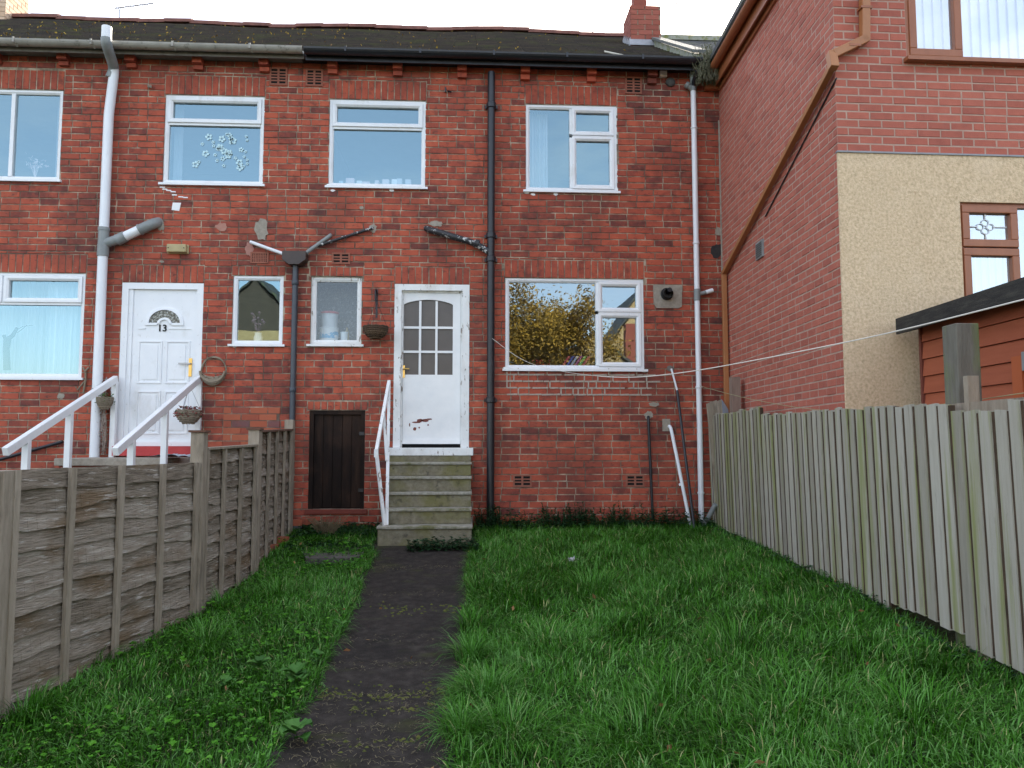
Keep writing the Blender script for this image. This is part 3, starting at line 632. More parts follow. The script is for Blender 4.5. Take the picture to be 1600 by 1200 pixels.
m.tube(curve([bp[0], bp[1]]), r_, 16); m.tube([bp[1]+(bp[1]-bp[2])*.15, bp[1]+(bp[2]-bp[1])*.12], r_+.01, 16); 
m.build('pipe_coupling', GREYP, soil, smooth=True); m = MB()
c2 = bp[1]+(bp[2]-bp[1])*.55; m.tube(curve([c2, bp[2], bp[3]]), r_+.006, 16); m.tube([c2, c2+(bp[2]-c2)*.12], r_+.012, 16)
m.build('pipe_bend', GREYP, soil, smooth=True)
m = MB(); m.tube([bp[1], c2+(bp[2]-c2)*.1], r_, 16); m.build('branch_pipe', WHP, soil, smooth=True)
# hopper and waste pipes on the party line
hp = F(461, 403, .1); m = MB()
m.prism([(hp.x-.14, hp.z+.07), (hp.x+.14, hp.z+.07), (hp.x+.14, hp.z-.03), (hp.x+.06, hp.z-.09), (hp.x-.06, hp.z-.09), (hp.x-.14, hp.z-.03)], FY-.17, FY-.02, lambda a, b, h: (a, h, b))
dp = m.build('hopper', HOP, HM, bevel=.004)
m = MB(); x = F(460, 500, .07).x; m.tube([(x, FY-.075, hp.z-.05), (x, FY-.075, -.1)], .034, 12); collar(m, (x, FY-.075, hp.z-.3), (0, 0, 1), .034); collar(m, (x, FY-.075, F(460, 610).z), (0, 0, 1), .034)
m.build('downpipe', DGREY, dp, smooth=True)
m = MB(); m.tube([F(391, 378, .05), F(449, 399, .10)], .021, 10); m.build('waste_pipe', WHP, H13, smooth=True)
m = MB(); m.tube([F(473, 399, .10), F(516, 368, .05), F(517, 367, -.02)], .023, 10); m.build('waste_pipe', GREYP, HM, smooth=True)
m = MB(); m.tube([F(484, 388, .07), F(540, 370, .05), F(580, 357, .05), F(584, 356, -.02)], .019, 10); m.build('waste_pipe', BLKP, HM, smooth=True)
# black soil pipe of the middle house
xb_ = F(767, 450, .09).x; m = MB(); m.tube([(xb_, FY-.09, 5.62), (xb_, FY-.09, -.1)], .046, 16)
for yy in (165, 368, 405, 625):
    z = F(766, yy, .09).z; collar(m, (xb_, FY-.09, z), (0, 0, 1), .048, .07); m.box(xb_-.08, xb_+.08, FY-.05, FY-.02, z-.02, z+.02)
zj = F(765, 392, .09).z
bsp = m.build('soil_pipe', BLK, HM, smooth=True)
m = MB(); m.tube(curve([(xb_, FY-.09, zj-.03), F(742, 380, .09), F(675, 360, .08), F(663, 356, -.05)]), .040, 14); collar(m, F(745, 381, .09), F(745, 381, .09)-F(700, 367, .09), .043, .06); m.build('branch_pipe', BLKP, bsp, smooth=True)
# white downpipe by the corner
xw = F(1089, 450, .07).x; m = MB(); m.tube([(xw, FY-.07, F(1084, 140, .07).z), (xw, FY-.07, -.02)], .034, 14)
for yy in (200, 380, 605, 770):
    z = F(1089, yy, .07).z; collar(m, (xw, FY-.07, z), (0, 0, 1), .034, .025)
wdp = m.build('downpipe', WHP, HM, smooth=True)
m = MB(); zt_ = F(1083, 140, .07).z; m.tube([(xw, FY-.07, zt_-.02), (xw, FY-.07, F(1082, 112, .07).z)], .04, 14)
m.tube([(xw, FY-.07, zt_+.0), (xw-.10, FY-.075, zt_+.07)], .034, 12); collar(m, (xw-.08, FY-.075, zt_+.055), (-1, 0, .7), .034, .04)
m.build('pipe_fitting', GREYP, wdp, smooth=True); m = MB()
m.tube([(xw, FY-.07, F(1094, 452, .07).z), (xw, FY-.07, F(1094, 470, .07).z)], .041, 14)
q = F(1098, 459, .07); m.tube([(xw, FY-.07, q.z-.01), (xw+.12, FY-.07, q.z+.02)], .026, 12)
m.build('pipe_fitting', GREYP, wdp, smooth=True)
m = MB(); m.tube([(xw+.11, FY-.07, q.z+.018), (xw+.2, FY-.07, q.z+.045)], .027, 12); m.build('branch_pipe', WHP, wdp, smooth=True)
m = MB(); m.tube([(xw, FY-.07, 5.5), (xw, FY-.12, 5.56), (xw, FY-.27, 5.62)], .03, 12); m.build('gutter_outlet', BLK, wdp, smooth=True)
m = MB(); m.tube([F(1100, 822, .2), F(1118, 788, .35)], .03, 12); m.build('ground_pipe', GREYP, wdp, smooth=True)
# small drain pipes
m = MB(); m.tube(curve([F(1013, 651, -.02), F(1013, 652, .06), F(1020, 812, .06)]), .017, 10); m.build('waste_pipe', BLK, HM, smooth=True)
m = MB(); m.tube(curve([F(1045, 666, -.02), F(1048, 667, .07), F(1079, 822, .22)]), .021, 12); collar(m, F(1064, 757, .14), F(1048, 667, .07)-F(1079, 822, .22), .021, .03); collar(m, F(1074, 802, .18), F(1048, 667, .07)-F(1079, 822, .22), .021, .03)
m.build('waste_pipe', WHP, HM, smooth=True)
p = F(1041, 666); m = MB(); m.box(p.x-.05, p.x+.05, FY-.009, FY, p.z-.06, p.z+.09); m.build('cement_patch', CEM, HM)
m = MB(); m.tube([F(-60, 735, .08), F(98, 690, .05)], .02, 8); m.build('waste_pipe', BLK, H13, smooth=True)
# flue
a = F(1020, 445); b = F(1066, 482); m = MB(); m.prism([(a.x, a.z-.01), (a.x+.03, a.z), (b.x, a.z-.005), (b.x-.01, b.z+.02), (b.x-.05, b.z), (a.x+.04, b.z), (a.x+.005, b.z+.05)], FY-.02, FY, lambda p, q, h: (p, h, q))
fp = m.build('boiler_flue', CEM, HM, bevel=.008)
c = F(1041, 460); m = MB(); m.tube([(c.x, FY-.02, c.z), (c.x, FY-.035, c.z)], .078, 18); m.tube([(c.x, FY-.03, c.z), (c.x, FY-.12, c.z-.005)], [.062, .058], 18, cap=False); m.tube([(c.x+.01, FY-.05, c.z+.02), (c.x+.012, FY-.13, c.z+.035)], .03, 12)
m.build('flue_pipe', M('flue_black', [(.008, .008, .009)], rough=.5), fp, smooth=True)
# little white alarm box and round extractor
a = F(1029.5, 110); b = F(1041, 122); m = MB(); m.box(a.x, b.x, FY-.05, FY, b.z, a.z); m.build('junction_box', PAINTC, HM, bevel=.006)
c = F(1047, 129.5); m = MB(); m.tube([(c.x, FY, c.z), (c.x, FY-.035, c.z), (c.x, FY-.055, c.z)], [.062, .058, .03], 18); m.build('round_vent', M('grimy_vent', [(.04, .04, .04), (.09, .09, .085)], scale=30, rough=.8), HM, smooth=True)
p = F(700, 142); m = MB(); m.box(p.x-.04, p.x-.02, FY-.04, FY, p.z-.03, p.z+.03); m.bar((p.x, FY, p.z), (p.x+.04, FY-.06, p.z-.04), .012, .02); m.build('old_bracket', BLK, HM)
p = F(233, 134); m = MB(); m.bar((p.x, FY, p.z), (p.x+.03, FY-.05, p.z-.03), .04, .03); m.build('old_bracket', CEM, H13)
# ---------------------------------------------------------------- chimney, parapet, far roof
def on_roof(px, py):
    n = (roof_pt(1, 0)-roof_pt(0, 0)).cross(roof_pt(0, 1)-roof_pt(0, 0)).normalized(); return at_plane(px, py, roof_pt(0, 0), n)
a = on_roof(986, 70); b = on_roof(1032, 71); ztop = AY(1010, 9, a.y).z
cx0, cx1 = a.x, b.x; cy0, cy1 = a.y, a.y+.55
def chimney(x0, x1, y0, y1, z0, z1, parent, mat=BR):
    body = MB(); body.box(x0+.004, x1-.004, y0+.004, y1-.004, z0, z1-.004); co = body.build('chimney', MO, parent); bk = MB(); z = z0; row = 0
    while z < z1-.02:
        zt2 = min(z+.073, z1)
        for (ax, s0, s1, fx) in (('x', x0, x1, y0), ('y', y0, y1, x0), ('x', x0, x1, y1), ('y', y0, y1, x1)):
            s = s0-(.11 if row % 2 else 0)
            while s < s1:
                c0 = max(s, s0); c1 = min(s+.215, s1)
                if c1-c0 > .02:
                    bk.rv = random.random()*.8+.2
                    if ax == 'x': bk.box(c0+.003, c1-.003, fx-.004, fx+.004, z, zt2)
                    else: bk.box(fx-.004, fx+.004, c0+.003, c1-.003, z, zt2)
                s += .225
        z += .0812; row += 1
    bk.build('brickwork', mat, co); return co
CHB = M('chimney_brick', [(.19, .05, .035), (.27, .075, .05), (.33, .1, .07)], scale=12, rough=.9, rnd=.7, bump=.4)
ch = chimney(cx0, cx1, cy0, cy1, a.z-.4, ztop, HM, CHB)
m = MB(); p0 = AY(990, 9, cy0+.1); p1 = AY(1010, 9, cy0+.1); m.box(p0.x, p1.x, cy0+.08, cy0+.28, ztop-.01, ztop+.5); m.build('chimney_flue', CHB, ch)
m = MB(); m.hexa([(cx0-.03, cy0-.06, a.z-.03), (cx1+.03, cy0-.06, a.z-.03), (cx1+.03, cy0-.06, a.z-.02), (cx0-.03, cy0-.06, a.z-.02)], [(cx0-.03, cy0-.008, a.z+.05), (cx1+.03, cy0-.008, a.z+.05), (cx1+.03, cy0-.008, a.z+.09), (cx0-.03, cy0-.008, a.z+.09)])
for k in range(4): m.box(cx0-.016, cx0-.006, cy0+.14*k, cy0+.14*(k+1), a.z-.05+.085*k, a.z+.12+.085*k)
for k in range(4): m.box(cx1+.006, cx1+.016, cy0+.14*k, cy0+.14*(k+1), a.z-.05+.085*k, a.z+.12+.085*k)
m.build('lead_flashing', LEAD, ch)
# coping up the party wall beside the chimney
k0 = Vector((F(1088, 95, .2).x, EAVE_Y+.02, EAVE_Z+.02)); 
m = MB(); xk = F(1092, 95, .2).x
A = roof_pt(xk, .0, .06); B = roof_pt(xk-.02, .30, .06)
def slab(mb, A, B, wd, h0, h1): mb.hexa([A+Vector((-wd, 0, h0)), A+Vector((wd, 0, h0)), A+Vector((wd, 0, h1)), A+Vector((-wd, 0, h1))], [B+Vector((-wd, 0, h0)), B+Vector((wd, 0, h0)), B+Vector((wd, 0, h1)), B+Vector((-wd, 0, h1))])
slab(m, A, roof_pt(xk, .99, .06), .055, -.12, .03); m.build('parapet_wall', COP, HM)
m = MB(); slab(m, A+Vector((0, -.03, 0)), roof_pt(xk, 1, .06), .085, .033, .075); m.build('coping', M('grey_coping', [(.10, .105, .10), (.16, .165, .15)], scale=12, rough=.9, bump=.4), HM)
# neighbouring slate roof beyond the parapet
m = MB(); n = 26
for i in range(n):
    t0 = i/n; t1 = (i+1)/n+.003
    for j in range(8):
        x0 = xk+.09+j*.28; x1 = x0+.276
        P = lambda x, t, l: Vector((x, EAVE_Y+.25+(roofR[0]-EAVE_Y-.25)*t, EAVE_Z-.12+(roofR[1]-.02-EAVE_Z+.12)*t+l))
        m.hexa([P(x0, t0, 0), P(x1, t0, 0), P(x1, t1, -.01), P(x0, t1, -.01)], [P(x0, t0, .014), P(x1, t0, .014), P(x1, t1, .003), P(x0, t1, .003)])
EX = empty('neighbour_house', (XR+1.6, 8.0, gz(8)), 'taller modern brick house at right with ochre roughcast front and brown window frames', 'house')
m.build('rear_roof', SLATE, EX)
m = MB(); m.box(xk+.09, XR+2, roofR[0]-.1, roofR[0]+.12, roofR[1]-.06, roofR[1]+.03); m.build('ridge', COP, EX)
# left chimney : sunlight put into its pale brick colour
p = AY(-30, 36, roofR[0]); p2 = AY(24, 36, roofR[0])
chimney(p.x-.2, p2.x, roofR[0]-.3, roofR[0]+.35, 7.3, AY(0, -40, roofR[0]).z, H13, M('sunlit_chimney_brick', [(.5, .32, .2), (.6, .45, .33)], scale=12, rough=.9, rnd=.7))
# aerials
def aerial(name, pts, els, label):
    m = MB(); m.tube(pts, .012, 6)
    for (c, d) in els: m.tube([Vector(c)-Vector(d), Vector(c)+Vector(d)], .007, 5)
    o = m.build(name, STEEL); tag(o, label, 'aerial', 'tv aerials'); return o
Yr = roofR[0]+.9
a = AY(180, 13, Yr); b = AY(240, 5, Yr); els = []
for k in range(9):
    c = a+(b-a)*(k/8); els.append((c, (0.02, .03, .055)))
els.append((a+(b-a)*.12, (.09, 0, -.09)))
m = MB(); m.tube([a, b], .011, 6)
for c, d in els: m.tube([Vector(c)-Vector(d), Vector(c)+Vector(d)], .006, 5)
m.tube([(a.x+.08, Yr, a.z-.02), (a.x+.08, Yr, roofR[1]-.75)], .012, 6)
tag(m.build('tv_aerial', STEEL), 'small toothed television aerial above the ridge of number 13', 'aerial', 'tv aerials')
a = AY(925, 16, Yr); b = AY(928, 52, Yr); m = MB(); m.tube([a, (b.x, b.y, roofR[1]-.6)], .013, 6)
tag(m.build('aerial_mast', STEEL), 'thin bare rod standing behind the roof ridge left of the chimney', 'aerial', 'tv aerials')
a = AY(1028, 11, cy0+.3); b = AY(1057, 5, cy0+.3); m = MB(); m.tube([a+(a-b)*.3, b], .009, 6); m.tube([b-Vector((0, 0, .02)), b+Vector((0, 0, .02))], .012, 6)
m.build('aerial_boom', STEEL, HM)
# pale stick lying on the roof
a = on_roof(945, 85); b = on_roof(962, 90); c = on_roof(977, 92); m = MB(); m.tube([a+Vector((0, 0, .04)), b+Vector((0, -.01, .045)), c+Vector((0, 0, .04))], .012, 6)
tag(m.build('dead_twig', M('bleached_wood', [(.5, .48, .4)], rough=.8)), 'pale thin twig lying on the mossy roof near the chimney', 'twig')
# ---------------------------------------------------------------- neighbour house on the right
d = ray(777, 698); u_s = Vector((d.x, d.y, 0)).normalized()            # along the side wall, away from us
P_far = Vector((XR, FY, 0)); n_s = Vector((-u_s.y, u_s.x, 0))            # outward normal (to the garden, -X)
cor = at_plane(1318, 500, P_far, n_s); cor.z = 0
LS = (P_far-cor).dot(u_s)
u_f = Vector((math.cos(R(.4)), math.sin(R(.4)), 0)); 
d2 = ray(800+18000, 698); u_f = Vector((d2.x, d2.y, 0)).normalized(); n_f = Vector((u_f.y, -u_f.x, 0))
def PS(px, py, off=0): return at_plane(px, py, P_far+n_s*off, n_s)
def PF(px, py, off=0): return at_plane(px, py, cor+n_f*off, n_f)
def fu(px, py): p = PF(px, py); return (p-cor).dot(u_f), p.z
def frf(x0, y0, x1, y1): a = fu(x0, y0); b = fu(x1, y1); return (a[0], b[1], b[0], a[1])
EH = PS(1163, 74).z           # eaves height
BB = -.7
body, bk = brickwork(cor, u_s, n_s, 0, LS, BB, EH,   .186, .0695, [], [], bu0=.02, jit=.001, proud=.003, joint=.009)
w_ = body.build('side_wall', NMO, EX); bk.build('brickwork', NB, w_)
UW = frf(1410, -75, 1760, 104); LW = frf(1497, 316.5, 1760, 560); zst = fu(1320, 240)[1]
body, bk = brickwork(cor, u_f, n_f, 0, 4.2, BB, EH+.3, .2, .0695, [UW, LW], [], bu0=.02, jit=.001, proud=.003, joint=.009, holes2=[(-1, -2, 5, zst)])
w_ = body.build('front_wall', NMO, EX); bk.build('brickwork', NB, w_)
m = MB()
for r in cut((-.012, BB, 4.2, zst), [LW]): m.obox(cor, u_f, n_f, r[0], r[2], .0, .022, r[1], r[3])
m.build('roughcast', STU, EX)
m = MB(); m.obox(cor, u_f, n_f, -.02, 4.2, .0, .034, zst, zst+.014); m.build('bead', LEAD, EX)
m = MB(); m.obox(cor, u_f, n_f, 4.2, 4.4, -5, .0, BB, EH+.3); m.obox(cor, u_f, n_f, 0, 4.2, -5.0, -4.8, BB, EH); m.obox(cor, u_f, n_f, .25, 4.2, -4.8, -.25, 2.9, 3.1); m.obox(cor, u_f, n_f, .25, 4.2, -4.8, -.25, 0.2, .35)
m.obox(cor, u_f, n_f, .25, 4.2, -4.8, -.25, EH-.2, EH-.1); m.build('interior_shell', INT, EX)
def fwin(r, cells, ft=.05, sill=True):
    m = MB(); a, b, c, dd = r; y0, y1 = -.05, -.005
    def rg(mm, r, t, y0, y1):
        a, b, c, d = r; mm.obox(cor, u_f, n_f, a, c, y0, y1, d-t, d); mm.obox(cor, u_f, n_f, a, c, y0, y1, b, b+t); mm.obox(cor, u_f, n_f, a, a+t, y0, y1, b+t, d-t); mm.obox(cor, u_f, n_f, c-t, c, y0, y1, b+t, d-t)
    rg(m, r, ft, y0, y1)
    if sill: m.obox(cor, u_f, n_f, a-.03, c+.03, -.05, .07, b-.035, b-.002)
    W_ = m.build('window', BROWN, EX)
    for q in cells:
        if q[4]:
            s = MB(); rg(s, q[:4], .065, y0+.004, y1+.014); s.build('sash', BROWN, W_, bevel=.006); g = (q[0]+.06, q[1]+.06, q[2]-.06, q[3]-.06)
        else: g = q[:4]
        s = MB(); P = lambda u, z: cor+u_f*u+n_f*-.03+Vector((0, 0, z)); s.face([P(g[0], g[1]), P(g[2], g[1]), P(g[2], g[3]), P(g[0], g[3])]); s.build('pane', GLN, W_)
    return W_
GLN = glass('neighbour_glass', .5, gc=(.92, .97, 1), tint=(.9, .93, .95))
xm = fu(1503, 60)[0]
W1 = fwin(UW, [(UW[0]+.03, UW[1]+.03, xm, UW[3]-.03, 1), (xm+.02, UW[1]+.03, UW[2]-.03, UW[3]-.03, 0)], ft=.04)
m = MB(); z0 = UW[1]+.03; n = 26                       # vertical blinds
for i in range(n):
    a = UW[0]+.06+i*.085; P = lambda u, dd_, z: cor+u_f*u+n_f*dd_+Vector((0, 0, z)); m.face([P(a, -.10, z0), P(a+.085, -.125, z0), P(a+.085, -.125, UW[3]), P(a, -.10, UW[3])])
m.build('vertical_blind', M('white_blind', [(.78, .82, .88)], rough=.8), W1)
xm = fu(1590, 350)[0]; zm = fu(1540, 386)[1]
W2 = fwin(LW, [(LW[0]+.025, zm, xm, LW[3]-.02, 1), (LW[0]+.025, LW[1]+.02, xm, zm-.01, 1), (xm+.02, LW[1]+.03, LW[2]-.03, LW[3]-.03, 0)], ft=.035)
m = MB(); a = fu(1509, 333); b = fu(1576, 374); cxx = (a[0]+b[0])/2; cz = (a[1]+b[1])/2; hw = (b[0]-a[0])/2; hh = (a[1]-b[1])/2
P = lambda u, z: cor+u_f*u+n_f*-.022+Vector((0, 0, z))
m.tube([P(cxx-hw, cz), P(cxx-.07, cz)], .006, 6); m.tube([P(cxx+.07, cz), P(cxx+hw, cz)], .006, 6); m.tube([P(cxx, cz+.06), P(cxx, cz+hh)], .006, 6); m.tube([P(cxx, cz-.06), P(cxx, cz-hh)], .006, 6)
for (ox, oz) in ((-.045, 0), (.045, 0), (0, .035), (0, -.035)):
    m.tube([P(cxx+ox+.032*math.cos(t), cz+oz+.026*math.sin(t)) for t in [k*math.pi/6 for k in range(13)]], .004, 5)
m.build('leaded_motif', M('white_leadwork', [(.75, .78, .8)], rough=.5), W2)
m = MB(); P2 = lambda u, dd_, z: cor+u_f*u+n_f*dd_+Vector((0, 0, z))
for i in range(30):
    a = LW[0]+.04+i*.07; m.face([P2(a, -.5, LW[1]), P2(a+.07, -.52, LW[1]), P2(a+.07, -.52, LW[3]), P2(a, -.5, LW[3])])
m.build('curtain', CURT, W2)
m = MB(); e_ = .0199; c0_ = [cor, cor+u_f*e_, cor+u_f*e_+u_s*e_, cor+u_s*e_]; m.hexa([p+Vector((0, 0, BB)) for p in c0_], [p+Vector((0, 0, EH)) for p in c0_]); m.build('corner_mortar', NMO, EX)
# eaves : soffit, fascia, gutter along the side wall + return at the far end
m = MB(); m.obox(cor, u_s, n_s, -.3, LS-.12, .0, .07, EH, EH+.02); m.obox(cor, u_s, n_s, -.3, LS-.12, .07, .085, EH-.03, EH+.2); m.build('soffit', BROWN, EX)
m = MB(); m.obox(cor, u_s, n_s, -.3, LS-.10, .0, .03, EH-.07, EH-.003); m.build('eaves_trim', BROWN, EX)
m = MB(); n = 8; rr = .055
for i in range(n):
    t0 = math.pi*i/n; t1 = math.pi*(i+1)/n; q = lambda t, s, r: cor+u_s*s+n_s*(.142-r*math.cos(t))+Vector((0, 0, EH+.15-r*math.sin(t)))
    m.hexa([q(t0, -.35, rr), q(t1, -.35, rr), q(t1, -.35, rr-.006), q(t0, -.35, rr-.006)], [q(t0, LS-.1, rr), q(t1, LS-.1, rr), q(t1, LS-.1, rr-.006), q(t0, LS-.1, rr-.006)])
m.build('gutter', BROWN, EX)
pf = cor+u_s*(LS-.1)
m = MB(); m.obox(cor, u_s, n_s, LS-.12, LS-.04, .0, .20, EH-.05, EH+.1); m.build('eaves_return', BROWN, EX)
m = MB()                       # pitched roof of the neighbour
P3 = lambda s, o_, z: cor+u_s*s-n_s*o_+Vector((0, 0, z))
m.hexa([P3(-.3, -.2, EH+.2), P3(LS+.3, -.2, EH+.2), P3(LS+.3, 2.3, EH+1.9), P3(-.3, 2.3, EH+1.9)], [P3(-.3, -.2, EH+.26), P3(LS+.3, -.2, EH+.26), P3(LS+.3, 2.3, EH+1.96), P3(-.3, 2.3, EH+1.96)])
m.hexa([P3(-.3, 2.3, EH+1.9), P3(LS+.3, 2.3, EH+1.9), P3(LS+.3, 4.8, EH+.2), P3(-.3, 4.8, EH+.2)], [P3(-.3, 2.3, EH+1.96), P3(LS+.3, 2.3, EH+1.96), P3(LS+.3, 4.8, EH+.26), P3(-.3, 4.8, EH+.26)])
m.build('roof', SLATE, EX)
# brown square downpipe, front part then diagonally across the side wall
def sq(mb, pts, wd, nn):
    for i in range(len(pts)-1):
        a = Vector(pts[i]); b = Vector(pts[i+1]); e = (b-a).normalized()*wd*.3; mb.bar(a-e, b+e, wd, wd, up=nn)
m = MB(); f = lambda x, y: PF(x, y, .05); s_ = lambda x, y: PS(x, y, .05)
sq(m, [f(1351, -60), f(1351, 62), f(1305, 84)], .068, n_f)
A = cor+n_s*.05+n_f*.05; A.z = f(1303, 86).z
B = s_(1302, 100); C_ = s_(1131, 427); D_ = s_(1136, 640); D_.z = -.1
sq(m, [f(1307, 83), A+Vector((0, 0, 0))], .066, n_f); sq(m, [A, B+Vector((0, 0, -.02))], .07, n_f); sq(m, [B, C_, (C_.x, C_.y, -.3)], .055, n_s)
dpo = m.build('downpipe', BROWNL, EX, bevel=.005)
m = MB(); 
for p in [f(1351, 12), f(1333, 71)]: m.obox(p, u_f, n_f, -.05, .05, -.03, .037, -.02, .0)
m.build('pipe_clip', BROWN, dpo)
m = MB(); m.tube([PS(1307, 122, .012), PS(1196, 338, .012)], .008, 6); m.build('thin_black_line', BLK, EX)  # thin black tube drawn along the diagonal downpipe
a = PS(1183, 381); m = MB(); sa = (a-cor).dot(u_s); m.obox(cor, u_s, n_s, sa-.22, sa, 0, .02, PS(1190, 403).z, a.z)
vo = m.build('wall_vent', GREYP, EX)
m = MB()
for k in range(7): m.obox(cor, u_s, n_s, sa-.2, sa-.02, .02, .028, PS(1190, 403).z+.02+k*.022, PS(1190, 403).z+.03+k*.022)
m.build('louvre', M('vent_louvre', [(.12, .13, .13)], rough=.6), vo)
# mortar line in the corner
m = MB(); m.tube([(XR-.008, FY-.012, 0), (XR-.008, FY-.012, 5.1)], .012, 6); m.build('corner_pointing', CEM, EX)
def split(o):
    me = o.data; n = len(me.vertices); par = list(range(n))
    def fd_(a):
        while par[a] != a: par[a] = par[par[a]]; a = par[a]
        return a
    for p in me.polygons:
        v = p.vertices; r0 = fd_(v[0])
        for q in v[1:]: par[fd_(q)] = r0
    comps = {}
    for i in range(n): comps.setdefault(fd_(i), []).append(i)
    if len(comps) < 2: return
    keys = list(comps)[1:]
    for k in keys:
        idx = {v: j for j, v in enumerate(comps[k])}; fs = [p for p in me.polygons if fd_(p.vertices[0]) == k]
        m2 = bpy.data.meshes.new(me.name); m2.from_pydata([me.vertices[v].co[:] for v in comps[k]], [], [[idx[v] for v in p.vertices] for p in fs])
        a = m2.attributes.new('rnd', 'FLOAT', 'FACE'); src = me.attributes['rnd'].data; a.data.foreach_set('value', [src[p.index].value for p in fs])
        for mt in me.materials: m2.materials.append(mt)
        o2 = bpy.data.objects.new(o.name.split('.')[0], m2); col.objects.link(o2); o2.parent = o.parent; o2.location = o.location
    ks = set(keys); bm = bmesh.new(); bm.from_mesh(me); bm.verts.ensure_lookup_table()
    bmesh.ops.delete(bm, geom=[v for v in bm.verts if fd_(v.index) in ks], context='VERTS'); bm.to_mesh(me); bm.free()
# ---------------------------------------------------------------- ground, path
def grid_sheet(name, x0, x1, y0, y1, zf, mat, sx, sy):
    xs_ = np.unique(np.concatenate([np.linspace(-300, x0, 12), np.linspace(x0, x1, sx), np.linspace(x1, 300, 12)])); ys_ = np.unique(np.concatenate([np.linspace(-400, y0, 16), np.linspace(y0, y1, sy), np.linspace(y1, 300, 12)]))
    V = [(x, y, zf(x, y)) for y in ys_ for x in xs_]; n = len(xs_); Fc = [(j*n+i, j*n+i+1, (j+1)*n+i+1, (j+1)*n+i) for j in range(len(ys_)-1) for i in range(n-1)]
    me = bpy.data.meshes.new(name); me.from_pydata(V, [], Fc); me.materials.append(mat); me.polygons.foreach_set('use_smooth', [True]*len(Fc)); o = bpy.data.objects.new(name, me); col.objects.link(o); tag(o, kind='structure'); return o
# path edges (ground points measured on the photograph)
PL = [G(588, 850), G(575, 890), G(558, 940), G(540, 985), G(515, 1030), G(490, 1080), G(462, 1130), G(425, 1200), G(395, 1290)]
PR = [G(733, 850), G(730, 890), G(729, 940), G(728, 985), G(722, 1030), G(716, 1080), G(706, 1130), G(700, 1200), G(694, 1290)]
def edge(P, y):
    ys_ = [p.y for p in P][::-1]; xs_ = [p.x for p in P][::-1]
    return float(np.interp(y, ys_, xs_))
def bump2(x, y): return .018*math.sin(x*2.1+y*1.3)+.014*math.sin(x*3.7-y*2.9+1)
def gzf(x, y):
    z = gz(y, x)
    if y < FY and -2.6 < x < 4.2 and y > 0:
        inpath = edge(PL, y)-.05 < x < edge(PR, y)+.05
        if not inpath: z += bump2(x, y)*min(1, (FY-y))
        else: z -= .03
    return z-.02
grid_sheet('ground', -4, 5.5, 0, 10, gzf, SOIL, 70, 80)
m = MB(); ys_ = [PL[0].y+.05]+[p.y for p in PL[1:]]+[1.2]
joints = []
N = 60; yy = np.linspace(FY-.05, .8, N)
for i in range(N-1):
    y0, y1 = float(yy[i]), float(yy[i+1]); m.rv = .5
    if y0 < PL[0].y+.35:
        m.hexa([(edge(PL, y0)-.04, y0, gz(y0)-.06), (edge(PR, y0)+.03, y0, gz(y0)-.06), (edge(PR, y1)+.03, y1, gz(y1)-.06), (edge(PL, y1)-.04, y1, gz(y1)-.06)],
               [(edge(PL, y0)-.04, y0, gz(y0)+.006), (edge(PR, y0)+.03, y0, gz(y0)+.006), (edge(PR, y1)+.03, y1, gz(y1)+.006), (edge(PL, y1)-.04, y1, gz(y1)+.006)])
po = m.build('path', PATHM); tag(po, kind='structure')
# concrete apron by the cellar door
a = G(468, 858); b = G(560, 880); m = MB(); m.prism([(a.x, a.y+.1), (a.x+.7, a.y+.15), (b.x, b.y+.05), (b.x-.1, b.y-.1), (a.x+.2, b.y-.05)], gz(a.y)-.06, gz(a.y)+.0, lambda p, q, h: (p, q, h))
tag(m.build('paving', M('grey_paving', [(.07, .06, .055), (.11, .1, .09)], scale=12, rough=.9, bump=.6)), kind='structure')
# moss and grass-litter strips along the slab joints
MOSS = M('moss', [(.03, .04, .008), (.07, .08, .015), (.13, .13, .03)], scale=40, rough=1, rnd=.6)
STRAW = M('straw_litter', [(.07, .06, .03), (.16, .135, .075), (.26, .22, .14)], scale=40, rough=1, rnd=.8)
mo = MB(); stw = MB()
def clump(mb, x, y, r, h):
    z = gz(y)+.006; n = 7; c = (x, y, z+h); rr = [(x+r*random.uniform(.6, 1.3)*math.cos(2*math.pi*k/n), y+r*.6*random.uniform(.6, 1.3)*math.sin(2*math.pi*k/n), z-.002) for k in range(n)]
    rv = random.random()
    for k in range(n): mb.face([rr[k], rr[(k+1) % n], c], rv)
for (py, dens, x0f, x1f) in [(950, 60, .0, 1), (1088, 170, 0.05, .95), (1110, 70, .3, 1), (1160, 60, .1, 1), (958, 40, .3, .9), (1075, 30, 0, 1)]:
    y = G(650, py).y; dens = int(dens*.7); xa = edge(PL, y); xb = edge(PR, y)
    for i in range(dens):
        f_ = random.uniform(x0f, x1f); x = xa+(xb-xa)*f_; clump(mo, x, y+random.gauss(0, .035)+.03*math.sin(f_*9), random.uniform(.006, .022), random.uniform(.004, .012))
def straw(mb, x, y, L_, z=None, lift=.012):
    t = random.uniform(0, math.pi); z = gz(y)+.009 if z is None else z; c, s = math.cos(t), math.sin(t)*.7; w_ = .0016
    a = Vector((x-c*L_/2, y-s*L_/2, z)); b = Vector((x+random.uniform(-.01, .01), y+random.uniform(-.01, .01), z+random.random()*lift)); d_ = Vector((x+c*L_/2, y+s*L_/2, z)); nrm = Vector((-s, c, 0))*w_
    rv = random.random(); mb.face([a-nrm, a+nrm, b+nrm, b-nrm], rv); mb.face([b-nrm, b+nrm, d_+nrm, d_-nrm], rv)
